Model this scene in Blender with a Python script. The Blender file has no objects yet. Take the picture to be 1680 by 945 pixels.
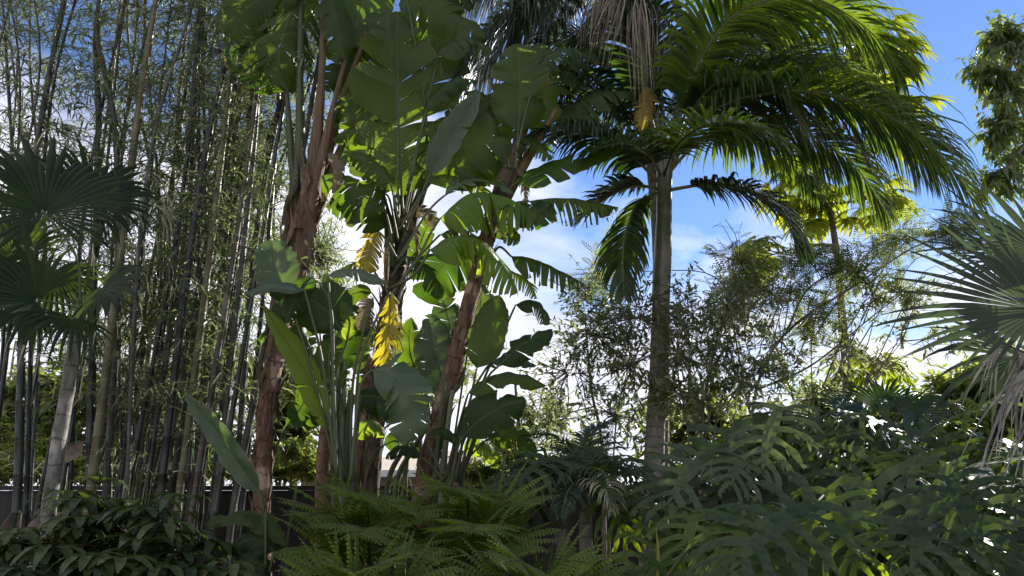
import bpy, math, random
from mathutils import Vector, Matrix, noise as mnoise

R = random.Random(7)
SC = bpy.context.scene
COL = SC.collection
V3 = Vector
UP = V3((0, 0, 1))

# ------------------------------------------------------------------ camera
FPX, PITCH = 1318.0, math.radians(15.0)
CAM = V3((0, 0, 1.6))
cd = bpy.data.cameras.new('camera')
cam = bpy.data.objects.new('camera', cd)
COL.objects.link(cam)
cam.location = CAM
cam.rotation_euler = (math.radians(90) + PITCH, 0, 0)
cd.sensor_width = 36
cd.lens = 36 * FPX / 1680
cd.clip_end = 3000
cd.clip_start = 0.05
SC.camera = cam
VD = V3((0, math.cos(PITCH), math.sin(PITCH)))


def P(px, py, Y):
    """a place Y metres away seen at px,py of the photograph"""
    x = (px - 840) / FPX
    y = (472.5 - py) / FPX
    d = V3((x, math.cos(PITCH) - y * math.sin(PITCH), math.sin(PITCH) + y * math.cos(PITCH)))
    return CAM + d * (Y / d.y)


def mpp(p):
    return (p - CAM).dot(VD) / FPX


# ------------------------------------------------------------------ mesh builder
class MB:
    def __init__(self):
        self.v = []; self.f = []; self.uv = []; self.var = []; self.m = []

    def vert(self, p, var=0.5):
        self.v.append((p[0], p[1], p[2])); self.var.append(var)
        return len(self.v) - 1

    def face(self, idx, uvs=None, m=0):
        self.f.append(tuple(idx))
        self.uv.append(uvs if uvs else [(0.5, 0.5)] * len(idx))
        self.m.append(m)

    def build(self, name, mats, parent=None, smooth=True, origin=None):
        me = bpy.data.meshes.new(name)
        o0 = origin if origin is not None else V3((0, 0, 0))
        me.from_pydata([(a - o0[0], b - o0[1], c - o0[2]) for a, b, c in self.v], [], self.f)
        ul = me.uv_layers.new(name='UVMap')
        flat = []
        for u in self.uv:
            for a, b in u:
                flat.append(a); flat.append(b)
        ul.data.foreach_set('uv', flat)
        at = me.attributes.new('var', 'FLOAT', 'POINT')
        at.data.foreach_set('value', self.var)
        if not isinstance(mats, (list, tuple)):
            mats = [mats]
        for mm in mats:
            me.materials.append(mm)
        me.polygons.foreach_set('material_index', self.m)
        me.polygons.foreach_set('use_smooth', [smooth] * len(self.f))
        me.update()
        o = bpy.data.objects.new(name, me)
        COL.objects.link(o)
        o.location = o0
        if parent is not None:
            o.parent = parent
            o.matrix_parent_inverse = parent_inv(parent)
        return o


def parent_inv(p):
    # nothing is rotated, and every mesh stands at its own location in the world
    return Matrix.Translation(-p.location)


def thing(name, label, cat, loc, group=None, kind=None):
    o = bpy.data.objects.new(name, None)
    o.empty_display_size = 0.1
    COL.objects.link(o)
    o.location = loc
    tag(o, label, cat, group, kind)
    return o


def tag(o, label=None, cat=None, group=None, kind=None):
    if label: o['label'] = label
    if cat: o['category'] = cat
    if group: o['group'] = group
    if kind: o['kind'] = kind
    return o


# ------------------------------------------------------------------ curves
def curve(pts, n):
    """n+1 points along a smooth line through pts"""
    pts = [V3(p) for p in pts]
    if len(pts) == 2:
        return [pts[0].lerp(pts[1], i / n) for i in range(n + 1)]
    ext = [pts[0] * 2 - pts[1]] + pts + [pts[-1] * 2 - pts[-2]]
    dense = []
    for i in range(1, len(ext) - 2):
        p0, p1, p2, p3 = ext[i - 1], ext[i], ext[i + 1], ext[i + 2]
        for k in range(12):
            t = k / 12
            dense.append(0.5 * ((2 * p1) + (p2 - p0) * t + (2 * p0 - 5 * p1 + 4 * p2 - p3) * t * t + (3 * p1 - p0 - 3 * p2 + p3) * t ** 3))
    dense.append(pts[-1])
    L = [0]
    for a, b in zip(dense, dense[1:]):
        L.append(L[-1] + (b - a).length)
    out = []; j = 0
    for i in range(n + 1):
        s = L[-1] * i / n
        while j < len(L) - 2 and L[j + 1] < s:
            j += 1
        d = L[j + 1] - L[j]
        out.append(dense[j].lerp(dense[j + 1], (s - L[j]) / d if d > 1e-9 else 0))
    return out


def tangents(path):
    T = []
    for i in range(len(path)):
        a = path[max(0, i - 1)]; b = path[min(len(path) - 1, i + 1)]
        d = b - a
        T.append(d.normalized() if d.length > 1e-9 else V3((0, 0, 1)))
    return T


def perp(t):
    a = V3((0, 0, 1)) if abs(t.z) < 0.9 else V3((1, 0, 0))
    return t.cross(a).normalized()


def tube(mb, path, rad, n=8, var=0.5, m=0, cap=True, wob=0.0, rng=R, closed_top=False):
    T = tangents(path)
    u = perp(T[0]); rings = []; L = 0; Ls = []
    for i, p in enumerate(path):
        if i: L += (p - path[i - 1]).length
        Ls.append(L)
        u = (u - T[i] * u.dot(T[i])).normalized()
        w = T[i].cross(u)
        r = rad[i] if hasattr(rad, '__len__') else rad
        ring = []
        for k in range(n):
            a = 2 * math.pi * k / n
            rr = r
            if wob:
                q = p * 6 + V3((math.cos(a), math.sin(a), 0)) * 1.3
                rr = r * (1 + wob * mnoise.noise(q))
            ring.append(mb.vert(p + (u * math.cos(a) + w * math.sin(a)) * rr, var))
        rings.append(ring)
    for i in range(len(path) - 1):
        for k in range(n):
            k2 = (k + 1) % n
            mb.face((rings[i][k], rings[i][k2], rings[i + 1][k2], rings[i + 1][k]),
                    [(k / n, Ls[i]), ((k + 1) / n, Ls[i]), ((k + 1) / n, Ls[i + 1]), (k / n, Ls[i + 1])], m)
    if cap and n > 2:
        mb.face(tuple(reversed(rings[0])), [(0.5, 0)] * n, m)
        mb.face(tuple(rings[-1]), [(0.5, Ls[-1])] * n, m)


def interp(tab, t):
    for (a, va), (b, vb) in zip(tab, tab[1:]):
        if t <= b:
            return va + (vb - va) * (t - a) / (b - a) if b > a else vb
    return tab[-1][1]


# ------------------------------------------------------------------ leaf kinds
def leaflet(mb, b, d, nrm, L, w, droop=0.15, fold=0.2, var=0.5, m=0):
    """one small simple leaf: 6 points, folded along its midrib"""
    d = d.normalized()
    s = d.cross(nrm)
    if s.length < 1e-4: s = perp(d)
    s.normalize(); n = s.cross(d)
    mid = b + d * (L * 0.42) + n * (-fold * w)
    mid.z -= droop * L * 0.12
    tip = b + d * L
    tip.z -= droop * L
    lf = mid + s * (w * 0.5) + n * (fold * w)
    rt = mid - s * (w * 0.5) + n * (fold * w)
    i0 = mb.vert(b, var); il = mb.vert(lf, var); im = mb.vert(mid, var); ir = mb.vert(rt, var); it = mb.vert(tip, var)
    mb.face((i0, im, il), [(0, .5), (.42, .5), (.42, 0)], m)
    mb.face((i0, ir, im), [(0, .5), (.42, 1), (.42, .5)], m)
    mb.face((il, im, it), [(.42, 0), (.42, .5), (1, .5)], m)
    mb.face((im, ir, it), [(.42, .5), (.42, 1), (1, .5)], m)


def blade(mb, path, prof, nrm, fold=0.25, var=0.5, m=0, wave=0.0, rng=R):
    """a strap leaf along path with 3 columns; prof(t) is the half width"""
    T = tangents(path); n = len(path) - 1
    prev = None
    ph = rng.random() * 6
    for i, p in enumerate(path):
        t = i / n
        s = T[i].cross(nrm)
        if s.length < 1e-4: s = perp(T[i])
        s.normalize(); nn = s.cross(T[i])
        h = prof(t)
        wv = wave * math.sin(ph + t * 17) * h
        row = (mb.vert(p + s * h + nn * (fold * h + wv), var), mb.vert(p, var), mb.vert(p - s * h + nn * (fold * h - wv), var))
        if prev:
            t0 = (i - 1) / n
            mb.face((prev[0], prev[1], row[1], row[0]), [(t0, 0), (t0, .5), (t, .5), (t, 0)], m)
            mb.face((prev[1], prev[2], row[2], row[1]), [(t0, .5), (t0, 1), (t, 1), (t, .5)], m)
        prev = row


def paddle_shape(t):
    a = (1 - (1 - min(t / 0.22, 1)) ** 2) ** 0.5
    b = (1 - (max(0, (t - 0.35) / 0.65)) ** 2.3) ** 0.85
    return a * b


def paddle(mb, path, width, nrm, rng, tear=0.25, fold=0.3, droop=0.5, var=0.5, K=6, spread=0.35, sag=0.0, halves=(1, 1), ragged=0.0):
    """banana-like blade with cross veins, split into ribbons where the wind has torn it"""
    T = tangents(path); n = len(path) - 1
    for side in (1, -1):
        if not halves[0 if side > 0 else 1]: continue
        cuts = [0]
        for i in range(3, n - 1):
            if rng.random() < tear and i - cuts[-1] >= 2: cuts.append(i)
        cuts.append(n)
        for ca, cb in zip(cuts, cuts[1:]):
            dl = rng.gauss(0, 0.32) if tear > 0.05 else 0
            lenf = 1 - max(ragged, .05) * rng.random()
            prev = None; pw = rng.random() * 9; pa, pz = rng.uniform(.1, 1.8), rng.uniform(.1, 1.8)
            for i in range(ca, cb + 1):
                t = i / n
                h = width * 0.5 * paddle_shape(t) * lenf * (1 + .045 * math.sin(pw + i * .8) + .03 * math.sin(pw * 3 + i * 1.9))
                s = T[i].cross(nrm)
                if s.length < 1e-4: s = perp(T[i])
                s = s.normalized() * side
                nn = nrm - T[i] * nrm.dot(T[i])
                nn = nn.normalized() if nn.length > 1e-4 else perp(T[i])
                fw = 0.30 + 0.25 * t
                pull = 0.0
                if ca > 0 and i == ca: pull = pa
                if cb < n and i == cb: pull = -pz
                row = []
                p = path[i].copy(); th = fold + 0.05 * math.sin(i * 0.9 + side)
                st = h / K
                for k in range(K + 1):
                    q = k / K
                    if k:
                        th2 = th - (droop + dl) * q * 1.25 + 0.10 * math.sin(q * 5 + i * 0.55 + side * 2)
                        dvec = s * (math.cos(th2) * math.cos(fw)) + T[i] * (math.sin(fw)) + nn * (math.sin(th2))
                        p = p + dvec * st
                    pp = p + T[i] * (pull * q * q * spread * (path[1] - path[0]).length * 1.3)
                    if sag: pp = pp - UP * (sag * q * q * h)
                    row.append(mb.vert(pp, var))
                if prev:
                    t0 = (i - 1) / n
                    for k in range(K):
                        q0, q1 = k / K, (k + 1) / K
                        fc = (prev[k], prev[k + 1], row[k + 1], row[k])
                        uv = [(t0, q0), (t0, q1), (t, q1), (t, q0)]
                        if side < 0: fc = fc[::-1]; uv = uv[::-1]
                        mb.face(fc, uv)
                prev = row


def frond(mbl, mbr, pts, rng, n=60, L=0.5, w=0.025, up=UP, lift=0.25, droop=0.6, start=0.18, rr=0.018, var0=0.5, tipang=28, baseang=72, segs=5, gap=0.0, ribs=True, twist=0.0, jit=1.0):
    """feather frond: arching rachis with leaflets on both sides"""
    path = curve(pts, 40)
    T = tangents(path)
    if ribs:
        tube(mbr, path, [rr * (1 - 0.85 * i / 40) for i in range(41)], 6)
    for i in range(n):
        t = start + (1 - start) * (i + 0.5) / n
        fi = t * 40; a = min(39, int(fi)); f = fi - a
        p0 = path[a].lerp(path[a + 1], f); tt = T[a].lerp(T[a + 1], f).normalized()
        uu = up
        s = tt.cross(uu)
        if s.length < 0.05: s = tt.cross(V3((0, -1, 0)))
        s.normalize()
        nn = s.cross(tt)
        if twist:
            rm = Matrix.Rotation(twist, 3, tt); s = rm @ s; nn = rm @ nn
        q = (t - start) / (1 - start)
        ln = L * min(1, 0.45 + q * 2.2) * (1 - max(0, (q - 0.45) / 0.55) ** 1.7 * 0.72)
        ang = math.radians(baseang + (tipang - baseang) * q)
        for sd in (1, -1):
            if gap and rng.random() < gap: continue
            av = ang + rng.gauss(0, 0.05) * jit
            d = s * (sd * math.sin(av)) + tt * math.cos(av) + nn * (lift + rng.gauss(0, 0.10) * jit)
            d.normalize()
            l2 = ln * rng.uniform(0.85, 1.08)
            pp = [p0.copy()]; dd = d.copy(); cur = p0.copy()
            dr = droop * rng.uniform(0.7, 1.35)
            for k in range(segs):
                cur = cur + dd * (l2 / segs)
                pp.append(cur.copy())
                dd = (dd - UP * (dr * (0.5 + k) / segs * 0.8)).normalized()
            ww = w * (0.7 + 0.5 * (1 - q)) * 0.5
            vv = min(1, max(0, var0 + rng.gauss(0, 0.13)))
            blade(mbl, pp, lambda u: ww * min(1, (0.35 + u * 3.2)) * (1 - u ** 2.2) ** 0.8, nn + tt * 0.05, 0.35, vv)


def fan(mb, hub, axis, nrm, Rr, rng, n=40, spread=math.radians(150), join=0.45, droop=0.25, var0=0.5, pleat=0.4, thread=0.0, mthread=1, cup=0.0, lenj=0.08):
    axis = axis.normalized()
    side = axis.cross(nrm).normalized(); nrm = side.cross(axis).normalized()
    dphi = 2 * spread / n
    for k in range(n):
        ph = -spread + dphi * (k + 0.5)
        d = axis * math.cos(ph) + side * math.sin(ph)
        sd = (side * math.cos(ph) - axis * math.sin(ph))
        Lk = Rr * (1 - 0.28 * abs(ph / spread) ** 1.5) * (1 + rng.gauss(0, lenj))
        seg = 8; cur = hub + d * 0.02; prev = None; dd = (d + nrm * (0.10 * math.cos(ph) + cup * abs(math.sin(ph)))).normalized()
        dr = droop * rng.uniform(0.5, 1.6)
        v = min(1, max(0, var0 + rng.gauss(0, 0.12)))
        jn = join * rng.uniform(0.88, 1.15)
        for i in range(seg + 1):
            t = i / seg
            r = Lk * t
            if t <= jn: hw = (r + 0.02) * math.tan(dphi / 2) * 1.03
            else: hw = Lk * jn * math.tan(dphi / 2) * (1 - (t - jn) / (1 - jn)) ** 0.75
            hw = max(hw, 0.0006)
            a = mb.vert(cur + sd * hw, v); c = mb.vert(cur + nrm * (pleat * hw), v); b = mb.vert(cur - sd * hw, v)
            if prev:
                t0 = (i - 1) / seg
                mb.face((prev[0], prev[1], c, a), [(t0, 0), (t0, .5), (t, .5), (t, 0)])
                mb.face((prev[1], prev[2], b, c), [(t0, .5), (t0, 1), (t, 1), (t, .5)])
            prev = (a, c, b)
            if t >= jn * 0.8:
                dd = (dd - UP * (dr / seg * (1 + 2.0 * t))).normalized()
            cur = cur + dd * (Lk / seg)
        if thread and rng.random() < thread:
            # split, bleached segment tip that hangs straight down
            ln = Rr * rng.uniform(0.25, 0.6)
            q = [cur.copy()]
            x = cur.copy(); e = (dd + V3((rng.gauss(0, .15), rng.gauss(0, .15), -0.5))).normalized()
            for i in range(5):
                x = x + e * (ln / 5); q.append(x.copy()); e = (e - UP * 0.5).normalized()
            ww = rng.uniform(0.004, 0.009)
            blade(mb, q, lambda u: ww * (1 - u * 0.8), nrm, 0.2, v, m=mthread)


def lobed(mb, b, axis, nrm, L, rng, var0=0.5, droop=0.35, lobes=7):
    """deeply cut tree-philodendron blade: drooping midrib, side lobes with wavy secondary lobes"""
    axis = axis.normalized()
    path = [b.copy()]; d = axis.copy(); N = 14
    for i in range(N):
        path.append(path[-1] + d * (L / N))
        d = (d - UP * (droop * 1.6 / N)).normalized()
    T = tangents(path)
    def frame(t):
        fi = t * N; a = min(N - 1, int(fi)); f = fi - a
        p = path[a].lerp(path[a + 1], f); tt = T[a].lerp(T[a + 1], f).normalized()
        s = tt.cross(nrm).normalized()
        return p, tt, s, s.cross(tt)
    vv = min(1, max(0, var0 + rng.gauss(0, .08)))
    wmid = L * 0.065
    blade(mb, path, lambda t: wmid * (0.75 + 0.6 * math.sin(math.pi * min(1, t + 0.1))) * (1 - t ** 3), nrm, 0.10, vv)
    for k in range(lobes):
        t = 0.01 + 0.90 * (k / (lobes - 1)) ** 0.95
        p, tt, s, nn = frame(t)
        ll = L * (0.56 * math.sin(math.pi * (0.26 + 0.66 * t)) + 0.10)
        ang = math.radians(126 - 96 * t)
        for sd in (1, -1):
            if rng.random() < .04: continue
            av = ang + rng.gauss(0, 0.06)
            dd = (s * (sd * math.sin(av)) + tt * math.cos(av) + nn * (0.10 + rng.gauss(0, 0.07))).normalized()
            l2 = ll * rng.uniform(0.85, 1.1)
            nl = (nn + tt * rng.gauss(0, .14)).normalized()
            q = [p + s * (sd * wmid * 0.2)]; seg = 10
            dr = rng.uniform(0.12, 0.26)
            for i in range(seg):
                q.append(q[-1] + dd * (l2 / seg))
                dd = (dd + tt * 0.05 - UP * (droop * dr * rng.uniform(.7, 1.3) * (.5 + i / seg))).normalized()
            hw = L * 0.050 * (1 - 0.2 * t)
            ph = rng.random() * 6; fr = rng.uniform(11, 15)
            pr = lambda u: hw * (1.0 - .25 * math.sin(math.pi * min(1, u * 1.6)) + .25 * u) * max(0.02, (1 - u ** 3.0)) * (1 + 0.20 * math.sin(ph + u * fr) * min(1, u * 4))
            blade(mb, q, pr, nl, 0.12, min(1, max(0, vv + rng.gauss(0, .05))), wave=0.12, rng=rng)
            for u0, sgn in ((0.45, 1), (0.58, -1), (0.72, 1), (.8, -1)):   # secondary lobes
                if rng.random() < .25 + .5 * t: continue
                i0 = int(u0 * seg); b0 = q[i0]; dq = (q[i0 + 1] - q[i0]).normalized()
                ss = dq.cross(nl).normalized() * sgn
                e = (dq * 0.9 + ss * 0.6).normalized(); ls = l2 * rng.uniform(.16, .28)
                qq = [b0]
                for i in range(4):
                    qq.append(qq[-1] + e * (ls / 4)); e = (e - UP * droop * 0.12).normalized()
                blade(mb, qq, lambda u: hw * 0.6 * (1 - u ** 2.0) * (0.6 + u), nl, 0.12, vv)


def fernfrond(mb, mbr, pts, rng, n=13, L=0.45, up=UP, var0=0.5, rr=0.008, droop=0.5, pl=0.075, ps=0.022):
    """twice-cut frond: long side feathers that each carry a comb of small narrow leaflets"""
    path = curve(pts, 30); T = tangents(path)
    tube(mbr, path, [rr * (1 - 0.8 * i / 30) for i in range(31)], 5)
    for i in range(n):
        q = (i + 0.5) / n
        t = 0.16 + 0.84 * q
        fi = t * 30; a = min(29, int(fi)); f = fi - a
        p0 = path[a].lerp(path[a + 1], f); tt = T[a].lerp(T[a + 1], f).normalized()
        s = tt.cross(up)
        if s.length < .05: s = V3((1, 0, 0))
        s.normalize(); nn = s.cross(tt)
        ln = L * (math.sin(math.pi * (0.20 + 0.77 * q)) ** 0.8)
        for sd in (1, -1):
            d = (s * sd + tt * (0.42 + 0.3 * q) + nn * rng.gauss(0.05, 0.12)).normalized()
            l2 = ln * rng.uniform(0.85, 1.08); sg = max(6, int(l2 / ps))
            cur = p0.copy(); dr = droop * rng.uniform(0.5, 1.4)
            vv = min(1, max(0, var0 + rng.gauss(0, .12))); line = [cur.copy()]
            n2 = (nn + s * rng.gauss(0, .15) + tt * rng.gauss(0, .15)).normalized()
            for k in range(sg):
                u = k / sg
                e = d.cross(n2).normalized()
                h = pl * (1 - u ** 1.7) * min(1, 0.55 + u * 4) * (0.55 + 0.45 * ln / L)
                st = l2 / sg; w2 = st * .42
                for g in (1, -1):
                    dl = (e * g + d * .30 - n2 * rng.uniform(.05, .3) - UP * .10).normalized()
                    b0 = cur - d * w2; b1 = cur + d * w2
                    m0 = cur + dl * (h * .55)
                    i0 = mb.vert(b0, vv); i1 = mb.vert(b1, vv); i2 = mb.vert(m0 + d * w2 * .85, vv); i3 = mb.vert(m0 - d * w2 * .85, vv)
                    i4 = mb.vert(cur + dl * h - UP * (.12 * h) + d * w2 * .3, vv)
                    mb.face((i0, i1, i2, i3), [(u, .5), (u, .5), (u, .8), (u, .8)]); mb.face((i3, i2, i4), [(u, .8), (u, .8), (u, 1)])
                cur = cur + d * st; line.append(cur.copy())
                d = (d + tt * 0.010 - UP * (dr / sg)).normalized()
            tube(mbr, line[::max(1, len(line) // 6)], [.003] * len(line[::max(1, len(line) // 6)]), 3, cap=False)

# ------------------------------------------------------------------ materials
def nd(nt, typ, **kw):
    n = nt.nodes.new(typ)
    for k, v in kw.items():
        if k.startswith('i_'): n.inputs[k[2:].replace('_', ' ')].default_value = v
        else: setattr(n, k, v)
    return n


def base_mat(name):
    m = bpy.data.materials.new(name); m.use_nodes = True
    nt = m.node_tree; nt.nodes.clear()
    out = nd(nt, 'ShaderNodeOutputMaterial')
    return m, nt, out


def ramp(nt, stops, fac):
    r = nd(nt, 'ShaderNodeValToRGB')
    while len(r.color_ramp.elements) < len(stops): r.color_ramp.elements.new(0.5)
    for e, (p, c) in zip(r.color_ramp.elements, stops):
        e.position = p; e.color = (c[0], c[1], c[2], 1)
    nt.links.new(fac, r.inputs[0])
    return r


def leaf_mat(name, cols, trans, tfac=0.4, rough=0.4, vein=60, edge=None, edge_amt=0.0, vein_str=0.25, spec=0.5, blotch=3.0, spots=0.0):
    """cols: low/high colour between which a plant's leaves vary; trans: colour of the light that comes through"""
    m, nt, out = base_mat(name)
    at = nd(nt, 'ShaderNodeAttribute', attribute_name='var')
    uv = nd(nt, 'ShaderNodeUVMap', uv_map='UVMap')
    geo = nd(nt, 'ShaderNodeNewGeometry')
    nz = nd(nt, 'ShaderNodeTexNoise'); nz.inputs['Scale'].default_value = blotch; nz.inputs['Detail'].default_value = 3
    nt.links.new(geo.outputs['Position'], nz.inputs['Vector'])
    mx = nd(nt, 'ShaderNodeMath', operation='MULTIPLY_ADD'); mx.inputs[1].default_value = 0.9; mx.inputs[2].default_value = -0.45
    nt.links.new(nz.outputs['Fac'], mx.inputs[0])
    ad = nd(nt, 'ShaderNodeMath', operation='ADD', use_clamp=True)
    nt.links.new(at.outputs['Fac'], ad.inputs[0]); nt.links.new(mx.outputs[0], ad.inputs[1])
    rc = ramp(nt, [(0.05, cols[0]), (0.95, cols[1])], ad.outputs[0])
    rt = ramp(nt, [(0.05, trans[0]), (0.95, trans[1])], ad.outputs[0])
    sep = nd(nt, 'ShaderNodeSeparateXYZ'); nt.links.new(uv.outputs['UV'], sep.inputs[0])
    # side veins: lines that run out from the midrib towards the tip
    mv = nd(nt, 'ShaderNodeMath', operation='MULTIPLY_ADD'); mv.inputs[1].default_value = -0.10
    nt.links.new(sep.outputs['Y'], mv.inputs[0]); nt.links.new(sep.outputs['X'], mv.inputs[2])
    mv2 = nd(nt, 'ShaderNodeMath', operation='MULTIPLY'); mv2.inputs[1].default_value = vein * 6.28
    nt.links.new(mv.outputs[0], mv2.inputs[0])
    sn = nd(nt, 'ShaderNodeMath', operation='SINE'); nt.links.new(mv2.outputs[0], sn.inputs[0])
    vn = nd(nt, 'ShaderNodeMath', operation='MULTIPLY_ADD'); vn.inputs[1].default_value = 0.5 * vein_str; vn.inputs[2].default_value = 1 - 0.3 * vein_str
    nt.links.new(sn.outputs[0], vn.inputs[0])
    def vmul(col):
        q = nd(nt, 'ShaderNodeVectorMath', operation='SCALE')
        nt.links.new(col, q.inputs[0]); nt.links.new(vn.outputs[0], q.inputs['Scale'])
        return q.outputs[0]
    c1, c2 = vmul(rc.outputs[0]), vmul(rt.outputs[0])
    if edge:
        n2 = nd(nt, 'ShaderNodeTexNoise'); n2.inputs['Scale'].default_value = 9
        nt.links.new(geo.outputs['Position'], n2.inputs['Vector'])
        e1 = nd(nt, 'ShaderNodeMath', operation='MULTIPLY_ADD'); e1.inputs[1].default_value = 0.30
        nt.links.new(n2.outputs['Fac'], e1.inputs[0]); nt.links.new(sep.outputs['Y'], e1.inputs[2])
        e2 = nd(nt, 'ShaderNodeMath', operation='DIVIDE'); e2.inputs[1].default_value = 1.3; nt.links.new(e1.outputs[0], e2.inputs[0])
        er = ramp(nt, [(.885 - edge_amt, (0, 0, 0)), (.925 - edge_amt, (1, 1, 1))], e2.outputs[0])
        outs = []
        for c in (c1, c2):
            q = nd(nt, 'ShaderNodeMix', data_type='RGBA')
            nt.links.new(er.outputs[0], q.inputs[0]); nt.links.new(c, q.inputs[6]); q.inputs[7].default_value = (*edge, 1)
            outs.append(q.outputs[2])
        c1, c2 = outs
    if spots:
        n3 = nd(nt, 'ShaderNodeTexNoise'); n3.inputs['Scale'].default_value = 26; n3.inputs['Detail'].default_value = 4; n3.inputs['Roughness'].default_value = .7
        nt.links.new(geo.outputs['Position'], n3.inputs['Vector'])
        s3 = ramp(nt, [(.66, (0, 0, 0)), (.70, (1, 1, 1))], n3.outputs['Fac'])
        sm = nd(nt, 'ShaderNodeMath', operation='MULTIPLY'); sm.inputs[1].default_value = spots; nt.links.new(s3.outputs[0], sm.inputs[0])
        mr = ramp(nt, [(.0, (1, 1, 1)), (.035, (0, 0, 0))], sep.outputs['Y'])
        outs = []
        for c, br, pl in ((c1, (.10, .065, .025), (.10, .13, .05)), (c2, (.16, .09, .02), (.20, .28, .06))):
            q = nd(nt, 'ShaderNodeMix', data_type='RGBA'); nt.links.new(sm.outputs[0], q.inputs[0]); nt.links.new(c, q.inputs[6]); q.inputs[7].default_value = (*br, 1)
            q2 = nd(nt, 'ShaderNodeMix', data_type='RGBA'); nt.links.new(mr.outputs[0], q2.inputs[0]); nt.links.new(q.outputs[2], q2.inputs[6]); q2.inputs[7].default_value = (*pl, 1)
            outs.append(q2.outputs[2])
        c1, c2 = outs
    bp = nd(nt, 'ShaderNodeBump'); bp.inputs['Strength'].default_value = 0.35; bp.inputs['Distance'].default_value = 0.004
    nt.links.new(sn.outputs[0], bp.inputs['Height'])
    pb = nd(nt, 'ShaderNodeBsdfPrincipled'); pb.inputs['Roughness'].default_value = rough
    pb.inputs['Specular IOR Level'].default_value = spec
    nt.links.new(c1, pb.inputs['Base Color']); nt.links.new(bp.outputs[0], pb.inputs['Normal'])
    tr = nd(nt, 'ShaderNodeBsdfTranslucent'); nt.links.new(c2, tr.inputs['Color'])
    ms = nd(nt, 'ShaderNodeMixShader'); ms.inputs[0].default_value = tfac
    nt.links.new(pb.outputs[0], ms.inputs[1]); nt.links.new(tr.outputs[0], ms.inputs[2])
    nt.links.new(ms.outputs[0], out.inputs['Surface'])
    return m


def bark_mat(name, c0, c1, scale=(14, 14, 3), rough=0.85, ring=0.0, ring_c=None, ring_w=0.18, bump=0.5, patch=None, patch_amt=0.5, ring_wob=0.02):
    """UV.y runs along the stem in metres; ring = spacing of leaf scars or culm nodes"""
    m, nt, out = base_mat(name)
    uv = nd(nt, 'ShaderNodeUVMap', uv_map='UVMap')
    geo = nd(nt, 'ShaderNodeNewGeometry')
    mp = nd(nt, 'ShaderNodeVectorMath', operation='MULTIPLY'); mp.inputs[1].default_value = scale
    nt.links.new(geo.outputs['Position'], mp.inputs[0])
    nz = nd(nt, 'ShaderNodeTexNoise'); nz.inputs['Scale'].default_value = 1; nz.inputs['Detail'].default_value = 6; nz.inputs['Roughness'].default_value = 0.65
    nt.links.new(mp.outputs[0], nz.inputs['Vector'])
    rc = ramp(nt, [(0.30, c0), (0.68, c1)], nz.outputs['Fac'])
    col = rc.outputs[0]; hgt = nz.outputs['Fac']
    if patch:
        n2 = nd(nt, 'ShaderNodeTexNoise'); n2.inputs['Scale'].default_value = 3.2; n2.inputs['Detail'].default_value = 4
        nt.links.new(geo.outputs['Position'], n2.inputs['Vector'])
        pr = ramp(nt, [(0.62 - 0.25 * patch_amt, (0, 0, 0)), (0.70 - 0.25 * patch_amt, (1, 1, 1))], n2.outputs['Fac'])
        q = nd(nt, 'ShaderNodeMix', data_type='RGBA'); nt.links.new(pr.outputs[0], q.inputs[0]); nt.links.new(col, q.inputs[6]); q.inputs[7].default_value = (*patch, 1)
        col = q.outputs[2]
    if ring:
        sep = nd(nt, 'ShaderNodeSeparateXYZ'); nt.links.new(uv.outputs['UV'], sep.inputs[0])
        wb = nd(nt, 'ShaderNodeMath', operation='MULTIPLY_ADD'); wb.inputs[1].default_value = ring_wob
        nt.links.new(nz.outputs['Fac'], wb.inputs[0]); nt.links.new(sep.outputs['Y'], wb.inputs[2])
        dv = nd(nt, 'ShaderNodeMath', operation='DIVIDE'); dv.inputs[1].default_value = ring
        nt.links.new(wb.outputs[0], dv.inputs[0])
        fr = nd(nt, 'ShaderNodeMath', operation='FRACT'); nt.links.new(dv.outputs[0], fr.inputs[0])
        rr_ = ramp(nt, [(0, (1, 1, 1)), (ring_w, (0, 0, 0))], fr.outputs[0])
        q = nd(nt, 'ShaderNodeMix', data_type='RGBA'); nt.links.new(rr_.outputs[0], q.inputs[0]); nt.links.new(col, q.inputs[6]); q.inputs[7].default_value = (*(ring_c or c0), 1)
        col = q.outputs[2]
        hh = nd(nt, 'ShaderNodeMath', operation='MULTIPLY_ADD'); hh.inputs[1].default_value = 0.5
        nt.links.new(rr_.outputs[0], hh.inputs[0]); nt.links.new(nz.outputs['Fac'], hh.inputs[2])
        hgt = hh.outputs[0]
    bp = nd(nt, 'ShaderNodeBump'); bp.inputs['Strength'].default_value = bump; bp.inputs['Distance'].default_value = 0.02
    nt.links.new(hgt, bp.inputs['Height'])
    pb = nd(nt, 'ShaderNodeBsdfPrincipled'); pb.inputs['Roughness'].default_value = rough
    nt.links.new(col, pb.inputs['Base Color']); nt.links.new(bp.outputs[0], pb.inputs['Normal'])
    nt.links.new(pb.outputs[0], out.inputs['Surface'])
    return m


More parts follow.
